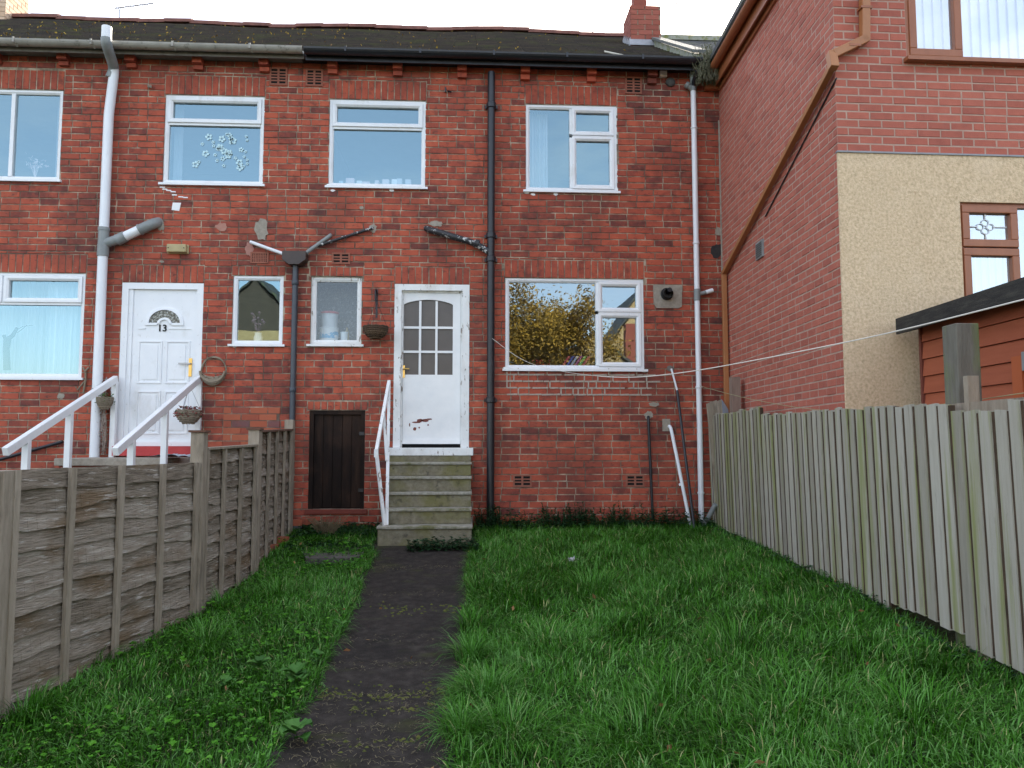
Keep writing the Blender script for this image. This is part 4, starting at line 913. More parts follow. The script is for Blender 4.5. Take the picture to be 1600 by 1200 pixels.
for (py, dens) in [(888, 120), (1088, 150), (1000, 60), (1040, 90), (1110, 90), (1140, 110), (1165, 150), (1190, 110), (930, 50)]:
    for i in range(dens):
        y = G(650, py).y+random.gauss(0, .05); x = random.uniform(edge(PL, y)+.02, edge(PR, y)-.02); straw(stw, x, y, random.uniform(.012, .05))
tag(mo.build('moss', MOSS), kind='stuff'); tag(stw.build('grass_litter', STRAW), kind='stuff')
# ---------------------------------------------------------------- front steps (middle house)
TREAD = M('worn_tread', [(.20, .19, .15), (.30, .285, .235), (.38, .365, .31)], scale=22, rough=.9, bump=.7, bscale=80, stains=[((.13, .13, .05), 4, .5, .64)])
ST = empty('front_steps', (F(672, 800).x, FY-.7, 0), 'mossy stone steps rising to the glazed white door', 'steps')
yb = [822, 794.5, 769, 744.5, 722]; Yf = [FY-1.06, FY-.84, FY-.64, FY-.44, FY-.25]; prevz = None
for i, (py, Y) in enumerate(zip(yb, Yf)):
    z1 = AY(670, py, Y).z; x0 = AY(590 if i == 0 else [0, 602, 604, 606, 607][i], py, Y).x; x1 = AY(737 if i == 0 else 736, py, Y).x
    z1 -= .032; zb = gz(Y)-.1 if i == 0 else prevz
    m = MB(); m.rv = .5; m.box(x0, x1, Y, FY, zb+.001, z1)
    so_ = m.build('step', STONE, ST, bevel=.006)
    m = MB(); m.rv = .5; m.box(x0-.012, x1+.010, Y-.022, FY-.001, z1+.0005, z1+.032); m.build('tread', TREAD, so_, bevel=.008); prevz = z1+.032
m = MB(); x0 = F(607, 715, .1).x; x1 = F(736, 715, .1).x; m.box(x0, x1, FY-.09, FY, prevz, sill_z-.001); m.build('riser', STONE, ST)
# handrail
HR = empty('handrail', (F(600, 800).x, FY-.6, AY(600, 815, Yf[0]+.06).z), 'chipped white metal handrail on the left of the stone steps', 'handrail', 'handrails')
top = F(608, 596, .03); low = AY(588, 706, FY-.85); foot = AY(601, 815, Yf[0]+.08); foot.z = AY(670, 822, Yf[0]).z
m = MB(); m.bar(top, low, .035, .045); m.bar(low+Vector((0, 0, .03)), low-Vector((.0, 0, .06)), .045, .045); m.build('rail', PAINT, HR)
m = MB(); m.bar(top, foot+Vector((.02, .03, 0)), .035, .02); m.build('post', PAINT, HR)
m = MB(); m.bar(low, foot, .035, .022); m.build('post', PAINT, HR)
mid = top+(low-top)*.45; m = MB(); m.bar(mid, foot+(top-foot)*.42, .028, .02); m.build('brace', PAINT, HR)
# ---------------------------------------------------------------- steps and rails of number 13
S13 = empty('entrance_steps', (-3.3, FY-.9, gz(FY-.9)), 'low concrete steps with slab landing outside the white numbered door, mostly hidden by fence', 'steps')
m = MB(); a = F(150, 715); b = F(300, 715); zl = AY(200, 716, FY-.95).z
m.box(a.x, b.x-.0, FY-.95, FY-.001, zl-.08, zl); m.build('landing', CEM, S13, bevel=.01)
m = MB(); m.box(a.x+.03, b.x-.03, FY-.90, FY-.001, -.2, zl-.081); m.build('landing_base', BRD, S13)
for k in range(4):
    m = MB(); Y1 = FY-.95-.26*k; m.box(a.x+.03, b.x-.03, Y1-.26, Y1-.001, gz(Y1)-.1, zl-.17*(k+1)); m.build('step', CEM, S13)
def rail13(xt, xl, label, posts):
    X = F(xt, 590, .05).x; t = Vector((X, FY-.05, F(xt, 592, .05).z)); l_ = AY(xl, 712, FY-1.9); l_.x = X-.0; 
    dd = ray(xl, 706); Y = C0.y+dd.y*(X/dd.x); l_ = Vector((X, Y, ZC+dd.z*(X/dd.x)))
    e = empty('handrail', (X, FY-1, gz(FY-1)), label, 'handrail', 'handrails')
    m = MB(); m.bar(t, l_, .055, .08); m.build('rail', PAINTC, e, bevel=.006)
    for px in posts:
        dd = ray(px, 690); Y = dd.y*(X/dd.x); f_ = (Y-t.y)/(l_.y-t.y); z = t.z+(l_.z-t.z)*f_
        m = MB(); m.box(X-.03, X+.03, Y-.03, Y+.03, gz(Y)-.05 if f_ > .4 else zl-.3, z-.03); m.build('post', PAINTC, e, bevel=.004)
    return e
rail13(181, 8, 'white wooden handrail at left side of steps to the numbered door', [176, 107, 42])
rail13(311, 180, 'white wooden handrail at right side of steps to the numbered door, with hanging basket', [309, 257, 206])
# plastic sheet on the landing
m = MB(); a = AY(216, 722, FY-1.0); n = 14
hh_ = [[zl+.004+random.random()*.035*(math.sin(math.pi*i/n)) for j in range(5)] for i in range(n+1)]
x1 = AY(292, 722, FY-1.0).x
for i in range(n):
    for j in range(4):
        P = lambda i, j: (a.x+(x1-a.x)*i/n, FY-.85+.12*j, hh_[i][j]+.01); m.face([P(i, j), P(i+1, j), P(i+1, j+1), P(i, j+1)])
tag(m.build('plastic_sheet', M('blue_grey_plastic', [(.3, .36, .44), (.4, .46, .52)], rough=.35), smooth=True), 'crumpled blue grey plastic sheet on the concrete landing', 'plastic sheet')
# ---------------------------------------------------------------- left lap fence
FL = empty('lap_fence', (-2.05, 6.5, gz(6.5)), 'grey weathered waney lap panel fence along left side of the garden', 'fence')
pbase = [G(-20, 1135), G(303, 962), G(393, 893), G(449, 832)]
ptop = [590, 676, 672, 656]
FXP = [p.x for p in pbase]; FYP = [p.y for p in pbase]
FYP = [FYP[0]-2]+FYP; FXP = [FXP[0]+2*(FXP[0]-FXP[1])/(FYP[2]-FYP[1])]+FXP
xline = lambda y: float(np.interp(y, FYP, FXP))
def pz(px, py, Y): return AY(px, py, Y).z
posts = []
for i, p in enumerate(pbase):
    px, _ = proj(p); 
    zt_ = AY(px, ptop[i], p.y).z if i else AY(8, 735, p.y).z+.0
    m = MB(); s = .05; m.box(p.x-s, p.x+s, p.y-s, p.y+s, p.z-.2, zt_)
    o = m.build('post', WOODP, FL, bevel=.004)
    if i in (1, 2): m = MB(); m.box(p.x-.065, p.x+.065, p.y-.065, p.y+.065, zt_+.001, zt_+.018); m.build('post_cap', M('rusty_cap', [(.10, .045, .03), (.16, .08, .05)], scale=20, rough=.9), o)
pn = pbase[0].copy(); dirn = (pbase[0]-pbase[1]).normalized()
ext = Vector((pbase[0].x+dirn.x*1.85, pbase[0].y+dirn.y*1.85, 0)); ext.z = gz(ext.y)
m = MB(); m.box(ext.x-.05, ext.x+.05, ext.y-.05, ext.y+.05, ext.z-.2, ext.z+1.45); m.build('post', WOODP, FL, bevel=.004)
panels = [(ext, pbase[0], None, None, 5), (pbase[0], pbase[1], 735, 723, 4), (pbase[1], pbase[2], 704, 698, 3), (pbase[2], pbase[3], 676, 673, 4)]
for k, (A, B, ya, yb2, nb) in enumerate(panels):
    A = A.copy(); B = B.copy(); dv = (B-A); dv.z = 0; Lp = dv.length; dv.normalize(); side = Vector((dv.y, -dv.x, 0))   # towards garden (+X)
    A2 = A+dv*.055; B2 = B-dv*.055; Lp -= .11
    if ya is None: zT = AY(8, 735, pbase[0].y).z; zTa = zTb = zT
    else:
        zTa = AY(proj(A2)[0], ya, A2.y).z; zTb = AY(proj(B2)[0], yb2, B2.y).z
    zBa = gz(A2.y)+.0; zBb = gz(B2.y)+.0
    if k >= 1: zBa -= .02; zBb -= .02
    bd = MB(); nB = 12; zlow = min(zBa, zBb)-.03
    nb_ = 26
    for j in range(nB):
        hb = (zTa-zlow)/nB; z0 = zlow+hb*j; z1 = z0+hb*1.32; rv = random.random(); ph = random.uniform(0, 6); ph2 = random.uniform(0, 6); am = random.uniform(.006, .02)
        slant = (zTb-zTa)
        for i in range(nb_):
            s0 = Lp*i/nb_; s1 = Lp*(i+1)/nb_
            def wv(s): return am*math.sin(s*3.3+ph)+am*.6*math.sin(s*7.9+ph2)+.004*math.sin(s*31+ph)
            f0 = s0/Lp; f1 = s1/Lp
            P = lambda s, z, o_: A2+dv*s+side*o_-Vector((0, 0, A2.z))+Vector((0, 0, z))
            b0 = z0+wv(s0)+slant*f0; b1 = z0+wv(s1)+slant*f1
            t0 = min(z1, zTa)+slant*f0; t1 = min(z1, zTa)+slant*f1
            cup = .006*math.sin(s0*5+ph)
            bd.rv = rv; bd.hexa([P(s0, b0, .004+cup), P(s1, b1, .004+cup), P(s1, b1, .020+cup), P(s0, b0, .020+cup)], [P(s0, t0, -.012), P(s1, t1, -.012), P(s1, t1, -.004), P(s0, t0, -.004)])
    pnl = bd.build('panel', WOODL, FL)
    bt = MB()
    for i in range(nb+1):
        s = Lp*i/nb; s = min(max(s, .02), Lp-.02); f_ = s/Lp
        P = lambda a, o_, z: A2+dv*a+side*o_+Vector((0, 0, z-A2.z)); zt2 = zTa+(zTb-zTa)*f_+.002; zb2 = zBa+(zBb-zBa)*f_-.04
        bt.hexa([P(s-.021, .022, zb2), P(s+.021, .022, zb2), P(s+.021, .048, zb2), P(s-.021, .048, zb2)], [P(s-.021, .022, zt2), P(s+.021, .022, zt2), P(s+.021, .048, zt2), P(s-.021, .048, zt2)])
        bt.hexa([P(s-.021, -.03, zb2), P(s+.021, -.03, zb2), P(s+.021, -.014, zb2), P(s-.021, -.014, zb2)], [P(s-.021, -.03, zt2), P(s+.021, -.03, zt2), P(s+.021, -.014, zt2), P(s-.021, -.014, zt2)])
    bt.build('batten', WOODP, pnl)
    if k in (2, 3):
        c_ = MB(); P = lambda a, o_, z: A2+dv*a+side*o_+Vector((0, 0, z-A2.z)); c_.hexa([P(0, -.035, zTa+.004), P(Lp, -.035, zTb+.004), P(Lp, .052, zTb+.004), P(0, .052, zTa+.004)], [P(0, -.035, zTa+.022), P(Lp, -.035, zTb+.022), P(Lp, .052, zTb+.022), P(0, .052, zTa+.022)]); c_.build('capping', WOODP if k == 2 else M('rusty_cap2', [(.10, .045, .03), (.2, .12, .08)], scale=20, rough=.9), pnl)
# ---------------------------------------------------------------- right board fence
FR = empty('board_fence', (2.9, 6.5, gz(6.5)), 'upright board fence with green algae along right side of the garden', 'fence')
fa = G(1116, 822); fb = G(1602, 1063)
fd = (fb-fa); fd.z = 0; LF = fd.length; fd.normalize(); fn = Vector((-fd.y, fd.x, 0));
if fn.x > 0: fn = -fn
topx = [1105, 1195, 1196.5, 1300, 1400, 1496, 1498, 1600, 1900]; topy = [651, 636, 648, 641, 634, 631, 644, 638, 620]
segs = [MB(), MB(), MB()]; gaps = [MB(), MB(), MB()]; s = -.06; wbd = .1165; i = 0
while s < LF+2.4:
    P = fa+fd*(s+wbd/2); 
    px, _ = proj((P.x, P.y, ZC)); ty = float(np.interp(px, topx, topy)) if px < 1600 else 638
    if s > LF: ty = 638; zt2 = ZC+.24-.05*(s-LF)
    else: zt2 = AY(px, ty+random.uniform(-2, 2), P.y).z
    zb2 = gz(P.y, P.x)+.03+random.uniform(-.012, .012)+(.05 if 1380 < px < 1500 else 0)
    sg = segs[0] if px < 1195.7 else (segs[1] if px < 1497 else segs[2])
    ln = Vector((fn.x*.035, fn.y*.035, 0)); tilt = fd*random.uniform(-.006, .006)
    sg.rv = random.random() if px < 1150 or random.random() < .8 else .95
    a = fa+fd*s; wbd = .1165*random.uniform(.86, 1.14); b = a+fd*(wbd-.011-random.random()*.007); 
    def Q(p, z, o_): return Vector((p.x, p.y, z))+fn*o_+ln*((z-zb2)/1.5)
    th = random.uniform(-.002, .003); chip = random.uniform(-.01, .01)
    sg.hexa([Q(a, zb2, .006), Q(b, zb2, .017+th), Q(b, zb2, -.010), Q(a, zb2, -.010)], [Q(a+tilt, zt2, .006), Q(b+tilt, zt2+chip, .017+th), Q(b+tilt, zt2+chip, -.010), Q(a+tilt, zt2, -.010)])
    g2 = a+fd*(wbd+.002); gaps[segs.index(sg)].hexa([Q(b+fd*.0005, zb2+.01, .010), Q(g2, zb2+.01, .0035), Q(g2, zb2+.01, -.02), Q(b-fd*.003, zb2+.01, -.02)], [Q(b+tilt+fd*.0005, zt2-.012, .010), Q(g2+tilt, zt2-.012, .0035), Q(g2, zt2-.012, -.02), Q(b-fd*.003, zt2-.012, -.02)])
    s += wbd; i += 1
GAPSHADE = M('brown_edge_and_gap_shade', [(.035, .022, .014), (.08, .05, .03)], scale=8, rough=1)  # unweathered brown edge plus the gap's shadow, put into one dark colour
for sg, gp in zip(segs, gaps): gp.build('edge_gap_shade', GAPSHADE, sg.build('board_panel', WOODR, FR))
for z in (.3, -.35):
    m = MB()
    for q in np.arange(0, LF+2.2, 1.0):
        a = fa+fd*q; b = fa+fd*min(q+1.0, LF+2.3); m.hexa([Vector((a.x, a.y, ZC+z*1-.12))-fn*.085, Vector((b.x, b.y, ZC+z-.12))-fn*.085, Vector((b.x, b.y, ZC+z-.12))-fn*.045, Vector((a.x, a.y, ZC+z-.12))-fn*.045], [Vector((a.x, a.y, ZC+z-.05))-fn*.085, Vector((b.x, b.y, ZC+z-.05))-fn*.085, Vector((b.x, b.y, ZC+z-.05))-fn*.045, Vector((a.x, a.y, ZC+z-.05))-fn*.045])
    m.build('rail', WOODP, FR)
# tall post behind the boards
def on_fence(px, py, off): return at_plane(px, py, fa-fn*off, fn)
p = on_fence(1506, 640, .14); zt2 = on_fence(1506, 506, .14).z; m = MB(); h_ = .07
m.box(p.x-h_, p.x+h_, p.y-h_, p.y+h_, gz(p.y, p.x)-.2, zt2)
GP = M('algae_post', [(.12, .11, .09), (.19, .18, .15)], scale=5, rough=.9, bump=.8, bscale=20, stretch=(5, 5, .8), stains=[((.15, .19, .05), 2.5, .48, .62, (2, 2, .5), .8)])
m.build('post', GP, FR, bevel=.006)
p2 = on_fence(1520, 640, .07); m = MB(); m.box(p2.x-.035, p2.x+.03, p2.y-.02, p2.y+.02, gz(p2.y), on_fence(1520, 587, .07).z); m.build('stake', WOODP, FR)
p2 = on_fence(1149, 640, .10); m = MB(); m.box(p2.x-.05, p2.x+.05, p2.y-.05, p2.y+.05, gz(p2.y), on_fence(1149, 589, .1).z); m.build('post', M('pinkish_old_post', [(.2, .14, .11), (.28, .2, .16)], scale=6, rough=.9, stretch=(4, 4, .8)), FR)
# stack of offcut boards behind the far end of the fence
for i, (px0, px1, y0, y1, lab) in enumerate([(1104, 1112, 631, 628, ''), (1111, 1120, 628, 625, ''), (1120, 1128, 627, 624, ''), (1128, 1138, 624, 640, '')]):
    Y = 9.30-i*.03; a = AY(px0, y0, Y); b = AY(px1, y1, Y); c = AY(px0+18, 780, Y)
    m = MB(); m.hexa([(c.x, Y, 0.0), (c.x+.08, Y, 0.0), (c.x+.08, Y+.018, 0.0), (c.x, Y+.018, 0.0)], [(a.x, Y, a.z), (b.x, Y, b.z), (b.x, Y+.018, b.z), (a.x, Y+.018, a.z)])
    labs = ['leftmost of the old boards leaning between white downpipe and board fence', 'second from left of the old boards leaning behind the fence end', 'third from left of the old boards leaning behind the fence end', 'rightmost old board with blue grey face leaning behind the fence end']
    tag(m.build('plank', WOODP if i != 3 else M('blue_grey_board', [(.2, .22, .26), (.27, .29, .33)], scale=8, rough=.9, stretch=(4, 4, .6))), labs[i], 'plank', 'old boards leaning in the corner')
# ---------------------------------------------------------------- shed
d = ray(788, 698); u_h = Vector((d.x, d.y, 0)).normalized(); n_h = Vector((-u_h.y, u_h.x, 0))
dd = ray(1444, 560); k_ = 6.0/dd.y; S0 = C0+dd*k_; S0.z = 0
SH = empty('garden_shed', (S0.x+.9, S0.y-1.2, gz(S0.y-1)), 'red stained timber shed with black felt roof behind the board fence', 'shed')
def PH(px, py, off=0): return at_plane(px, py, S0+n_h*off, n_h)
zE = PH(1446, 505).z
LH = 3.2
m = MB(); z = -.4; k = 0
while z < zE:
    h = .136; m.rv = random.random(); o = S0
    P = lambda s, o_, zz: S0-u_h*s+n_h*o_+Vector((0, 0, zz))
    m.hexa([P(0, .016, z), P(LH, .016, z), P(LH, -.01, z), P(0, -.01, z)], [P(0, .001, min(z+h-.006, zE+.02)), P(LH, .001, min(z+h-.006, zE+.02)), P(LH, -.01, min(z+h, zE+.02)), P(0, -.01, min(z+h, zE+.02))]); z += h
m.build('side_cladding', SHED, SH)
m = MB(); m.obox(S0, -u_h, n_h, 0.002, LH, -1.9, -.0105, -.5, zE+.02); m.build('wall', SHED, SH)
m = MB(); m.obox(S0, -u_h, n_h, -.03, .0, -.06, .022, -.5, zE); m.build('corner_trim', M('shed_trim', [(.16, .04, .025)], rough=.7), SH)
# roof : slopes up away from the garden
m = MB(); P = lambda s, o_, zz: S0-u_h*s+n_h*o_+Vector((0, 0, zz))
offe = .16; zf = PH(1403, 505, offe).z; s0 = -(PH(1403, 505, offe)-S0).dot(u_h)
m.hexa([P(s0, offe, zf+.0), P(LH+.2, offe, zf), P(LH+.2, -1.0, zf+.30), P(s0, -1.0, zf+.30)], [P(s0, offe, zf+.03), P(LH+.2, offe, zf+.03), P(LH+.2, -1.0, zf+.33), P(s0, -1.0, zf+.33)])
m.hexa([P(s0, -1.0, zf+.3), P(LH+.2, -1.0, zf+.3), P(LH+.2, -2.1, zf), P(s0, -2.1, zf)], [P(s0, -1.0, zf+.33), P(LH+.2, -1.0, zf+.33), P(LH+.2, -2.1, zf+.03), P(s0, -2.1, zf+.03)])
m.build('roof', FELT, SH)
m = MB(); m.hexa([P(s0, offe, zf-.09), P(LH+.2, offe, zf-.09), P(LH+.2, offe+.018, zf-.09), P(s0, offe+.018, zf-.09)], [P(s0, offe, zf+.035), P(LH+.2, offe, zf+.035), P(LH+.2, offe+.018, zf+.035), P(s0, offe+.018, zf+.035)])
m.hexa([P(s0-.0, offe, zf-.09), P(s0, offe, zf), P(s0, -1.0, zf+.3), P(s0, -1.0, zf+.2)], [P(s0+.02, offe, zf-.09), P(s0+.02, offe, zf), P(s0+.02, -1, zf+.3), P(s0+.02, -1, zf+.2)])
m.build('fascia', FELT, SH)
m = MB(); q = PH(1583, 558, .02); sa = -(q-S0).dot(u_h); m.hexa([P(sa, .022, PH(1583, 640).z), P(sa+.10, .022, PH(1583, 640).z), P(sa+.10, .034, PH(1583, 640).z), P(sa, .034, PH(1583, 640).z)], [P(sa, .022, q.z), P(sa+.10, .022, q.z), P(sa+.10, .034, q.z), P(sa, .034, q.z)])
m.build('door_trim', M('orange_batten', [(.42, .10, .03)], rough=.7), SH)
m = MB(); m.hexa([P(sa+.11, .03, q.z-.1), P(sa+.3, .03, q.z-.1), P(sa+.3, .04, q.z-.1), P(sa+.11, .04, q.z-.1)], [P(sa+.11, .03, q.z+.02), P(sa+.3, .03, q.z+.02), P(sa+.3, .04, q.z+.02), P(sa+.11, .04, q.z+.02)]); m.build('hinge', GREYP, SH)
# ---------------------------------------------------------------- washing lines, prop
def cat(pts, n=14):
    out = []; P = [Vector(p) for p in pts]
    for i in range(len(P)-1):
        p0 = P[max(i-1, 0)]; p1 = P[i]; p2 = P[i+1]; p3 = P[min(i+2, len(P)-1)]
        for k in range(n):
            t = k/n; out.append(.5*((2*p1)+(p2-p0)*t+(2*p0-5*p1+4*p2-p3)*t*t+(3*p1-p0-3*p2+p3)*t**3))
    out.append(P[-1]); return out
m = MB(); m.tube(cat([F(768, 528, .12), AY(830, 568, 8.9), AY(940, 588, 8.2), AY(1060, 583, 7.3), AY(1325, 534, 5.4), AY(1600, 468, 3.9), AY(1760, 425, 3.3)]), [.0022]*14+[.0022]*14+[.0048]*43+[.0048]*14, 6)
tag(m.build('washing_line', ROPE), 'white washing line rising from the black pipe across to upper right', 'washing line')
m = MB(); m.tube(cat([F(1093, 603, .1), AY(1180, 625, 8.0), AY(1300, 642, 6.5), AY(1450, 634, 5.2), AY(1600, 614, 4.2), AY(1700, 600, 3.8)]), .0026, 5)
tag(m.build('garden_twine', TWINE), 'thin green twine sagging along top of the board fence', 'twine')
CP = empty('line_prop', F(1083, 820, .45), 'dark pole with white tip leaning against the wall beside the downpipe', 'pole')
a = F(1049, 576, .03); b = F(1058, 610, .07); c = F(1086, 822, .45); c.z = gz(c.y)-.02
m = MB(); m.tube([b, c], .017, 10); m.build('pole', BLK, CP); m = MB(); m.tube([a, b], .012, 10); m.build('tip', WHP, CP)
# ---------------------------------------------------------------- wall lamp, baskets, wreath
a = F(260.5, 381, .05); b = F(293.5, 396, .05); m = MB(); m.box(a.x, b.x, FY-.03, FY-.006, b.z, a.z); m.box(a.x+.012, b.x-.012, FY-.09, FY-.03, b.z+.008, a.z-.008)
WLm = empty('wall_lamp', ((a.x+b.x)/2, FY, b.z), 'yellowed plastic bulkhead lamp above the numbered door', 'lamp'); m.build('lamp_housing', M('yellowed_plastic', [(.36, .29, .14), (.46, .38, .2)], scale=9, rough=.5), WLm, bevel=.01)
m = MB(); 
for x in (a.x+.035, b.x-.035): m.tube([(x, FY-.09, (a.z+b.z)/2), (x, FY-.095, (a.z+b.z)/2)], .007, 8)
m.build('screw', HOLE, WLm)
def basket(c, r, h, mat, name, label, flowers=None, chains=None, group='hanging baskets', ex=None):
    e = empty(name, (c[0], c[1], c[2]-h), label, 'basket', group)
    m = MB(); rows = 7; n = 22
    for k in range(rows):
        t = k/(rows-1); rr = r*math.sqrt(max(.05, 1-(1-t)**2*.8)); z = c[2]-h+h*t
        m.rv = random.random(); m.tube([(c[0]+rr*math.cos(2*math.pi*j/n), c[1]+rr*math.sin(2*math.pi*j/n), z+(.004 if j % 2 else -.004)) for j in range(n+1)], h/rows*.62, 6)
    for j in range(n):
        t_ = 2*math.pi*j/n; m.tube([(c[0]+(r*math.sqrt(max(.05, 1-(1-q)**2*.8))+(.006 if (j) % 2 else -.002))*math.cos(t_), c[1]+(r*math.sqrt(max(.05, 1-(1-q)**2*.8))+.004)*math.sin(t_), c[2]-h+h*q) for q in (0, .3, .6, 1)], .005, 4)
    m.rv = .2; m.lathe((c[0], c[1], c[2]-h), [(0.001, 0), (r*.42, .0), (r*.8, h*.4), (r*.93, h*.9)])
    m.build('wicker_bowl', mat, e)
    m = MB(); m.lathe((c[0], c[1], c[2]-.02), [(.001, .008), (r*.9, 0)]); m.build('compost', SOIL, e)
    if chains is not None:
        m = MB()
        for k in range(3): t_ = 2*math.pi*k/3+.4; m.tube([(c[0]+r*math.cos(t_), c[1]+r*math.sin(t_), c[2]), chains], .0025, 4)
        m.build('chain', STEEL if flowers else BLK, e)
    if flowers:
        for nm, mt, cnt, sz in flowers:
            m = MB()
            for i in range(cnt):
                t_ = random.uniform(0, 6.28); q = r*1.25*math.sqrt(random.random()); z = c[2]+random.uniform(-.02, .05)-(.05 if q > r else 0)
                p = Vector((c[0]+q*math.cos(t_), c[1]+q*math.sin(t_), z)); leafquad(m, p, sz*random.uniform(.6, 1.3))
            m.build(nm, mt, e)
    return e
def leafquad(m, p, s):
    a = Vector((random.uniform(-1, 1), random.uniform(-1, 1), random.uniform(-.3, 1))).normalized(); b = a.cross(Vector((random.random(), random.random(), random.random()))).normalized(); rv = random.random()
    m.face([p-a*s, p+b*s*.5, p+a*s, p-b*s*.5], rv)
HEA = M('faded_heather', [(.10, .02, .02), (.25, .06, .05), (.35, .16, .15)], scale=30, rough=.9, rnd=.8)
c = AY(295, 642, FY-.28); basket(c, .135, .14, WICKL, 'hanging_basket', 'round wicker basket of faded heather hanging from the right white handrail', [('heather', HEA, 260, .018), ('leaf', DWEED, 90, .016)], Vector((c.x, c.y, AY(295, 602, FY-.28).z)))
c = AY(587, 511, FY-.17); basket(c, .145, .13, WICK, 'hanging_basket', 'empty dark wicker basket hanging between small window and glazed door', None, Vector((c.x+.0, c.y, AY(590, 468, FY-.17).z)))
m = MB(); q = F(589, 455); m.tube(curve([(q.x, FY-.0, q.z-.25), (q.x, FY-.02, q.z+.0), (q.x, FY-.10, q.z+.01), (q.x, FY-.17, q.z-.03), (q.x, FY-.17, AY(590, 470, FY-.17).z)]), .008, 6); m.box(q.x-.012, q.x+.012, FY-.012, FY, q.z-.33, q.z+.02)
m.build('basket_bracket', BLK, HM)
c = F(164, 622, .22); basket(c, .085, .12, WICKL, 'wall_basket', 'small conical wicker basket with green sprigs beside the white soil pipe', [('leaf', DOCK, 70, .02)], Vector((c.x-.01, c.y+.04, c.z+.25)))
c = F(333, 580, .05); WRt = empty('wicker_wreath', (c.x, FY, c.z-.17), 'round wicker ring basket hung on brick right of the numbered door', 'wreath'); m = MB()
for k in range(4): m.tube([(c.x+(.145+.006*math.sin(k+j*.9))*math.cos(2*math.pi*j/28), FY-.03-.008*math.cos(j+k), c.z+.005*k+(.165)*math.sin(2*math.pi*j/28)) for j in range(29)], .006, 5)
m.build('ring', WICKL, WRt); m = MB()
for k in range(6): m.tube([(c.x+(.15-k*.002)*math.cos(t), FY-.04-.05*math.sin(k/6*3.1), c.z+(.165+.0)*math.sin(t)*(.45+k*.11)-.0) for t in [math.pi+math.pi*j/14 for j in range(15)]], .011, 6)
for k in range(70): t = random.uniform(math.pi*1.05, math.pi*1.95); q = random.uniform(.45, 1); leafquad(m, Vector((c.x+.145*math.cos(t), FY-.08, c.z+.16*math.sin(t)*q)), .018)
m.build('woven_pocket', WICKL, WRt)
# dried rope ornament
p = F(133, 578, .03); m = MB(); m.tube([(p.x, FY-.02, p.z), (p.x+.01, FY-.03, p.z-.12), (p.x-.01, FY-.03, p.z-.28)], .012, 6); m.tube([(p.x+.01, FY-.03, p.z-.12), (p.x-.08, FY-.03, p.z-.24), (p.x-.1, FY-.03, p.z-.2)], .009, 6); m.tube([(p.x-.03, FY-.02, p.z+.03), (p.x, FY-.03, p.z-.02), (p.x+.035, FY-.02, p.z+.03)], .012, 6)
tag(m.build('rope_ornament', WICKL), 'frayed pale rope ornament on brick left of the white soil pipe', 'ornament')
# climbing dead stem beside door
m = MB(); a = F(163, 640, .1)
for k in range(5):
    m.tube([F(160+k+random.uniform(-2, 2), y, .12+.02*math.sin(y)) for y in range(596, 712, 12)], .006, 4)
for k in range(260): q = F(161+random.gauss(0, 3.2), random.uniform(600, 712), .12+random.uniform(-.03, .04)); leafquad(m, q, random.uniform(.012, .022))
tag(m.build('withered_climber', M('withered_climber', [(.10, .06, .05), (.28, .22, .18), (.4, .36, .32)], scale=30, rough=1, rnd=.8)), 'withered brown climber up the wall between soil pipe and numbered door', 'plant')
# ---------------------------------------------------------------- things behind the windows
def tub(c, r, h, mat, name, label, lid=None, group=None, band=None):
    e = empty(name, c, label, 'tub', group); m = MB(); m.lathe(c, [(.001, 0), (r*.88, 0), (r*.9, .01), (r, h*.93), (r*1.05, h*.95), (r*1.05, h), (r*.2, h+.002)]); m.build('bucket', mat, e, smooth=True)
    if lid: m = MB(); m.lathe((c[0], c[1], c[2]+h+.001), [(r*1.09, -.02), (r*1.09, .006), (r*.8, .009), (.001, .009)]); m.build('lid', lid, e)
    if band: m = MB(); m.lathe(c, [(r*.955, h*.25), (r*.99, h*.72)]); m.build('printed_band', band, e)
r = WR['s2']; zs = r[1]+.062
m = MB(); m.box(r[0]-.1, r[2]+.1, FY+.245, FY+.50, zs-.03, zs-.001); m.box(r[0]+.001, r[2]-.001, FY+.105, FY+.2449, zs-.03, zs-.001); m.build('inner_sill', PAINT, HM)
Wt = M('tub_white', [(.66, .68, .68)], rough=.4); oY = -.30
def tubpx(x0, x1, y0, mat, label, base, lid=None, band=None, name='paint_tub'):
    a = F(x0, 520, oY).x; b = F(x1, 520, oY).x; h = F(520, y0, oY).z-base; rr = (b-a)/2
    tub(((a+b)/2, FY-oY, base), rr, h, mat, name, label, lid, 'tubs in the small window', band); return base+h
zz = tubpx(499, 529, 513, Wt, 'white tub with blue print at the bottom of the stack in the small window', zs, None, M('blue_print', [(.66, .68, .68), (.12, .35, .55)], scale=9, rough=.5, rpos=[.5, .52]))
tubpx(501, 528, 489, M('tub_grey', [(.5, .52, .54), (.62, .64, .65)], rough=.4), 'pale tub with red lid on top of the stack in the small window', zz+.004, M('red_lid', [(.4, .05, .06)], rough=.5))
tubpx(532, 545, 519, Wt, 'small white pot on the sill of the small peeling window', zs, None, None, 'plastic_pot')
m = MB(); x = F(551, 0, oY).x; m.lathe((x, FY-oY, zs), [(.001, 0), (.03, 0), (.03, .13), (.012, .16), (.012, .19), (.001, .192)]); tag(m.build('bottle', M('amber', [(.3, .22, .1)], rough=.3), smooth=True), 'slim amber bottle in right corner of the small peeling window', 'bottle')
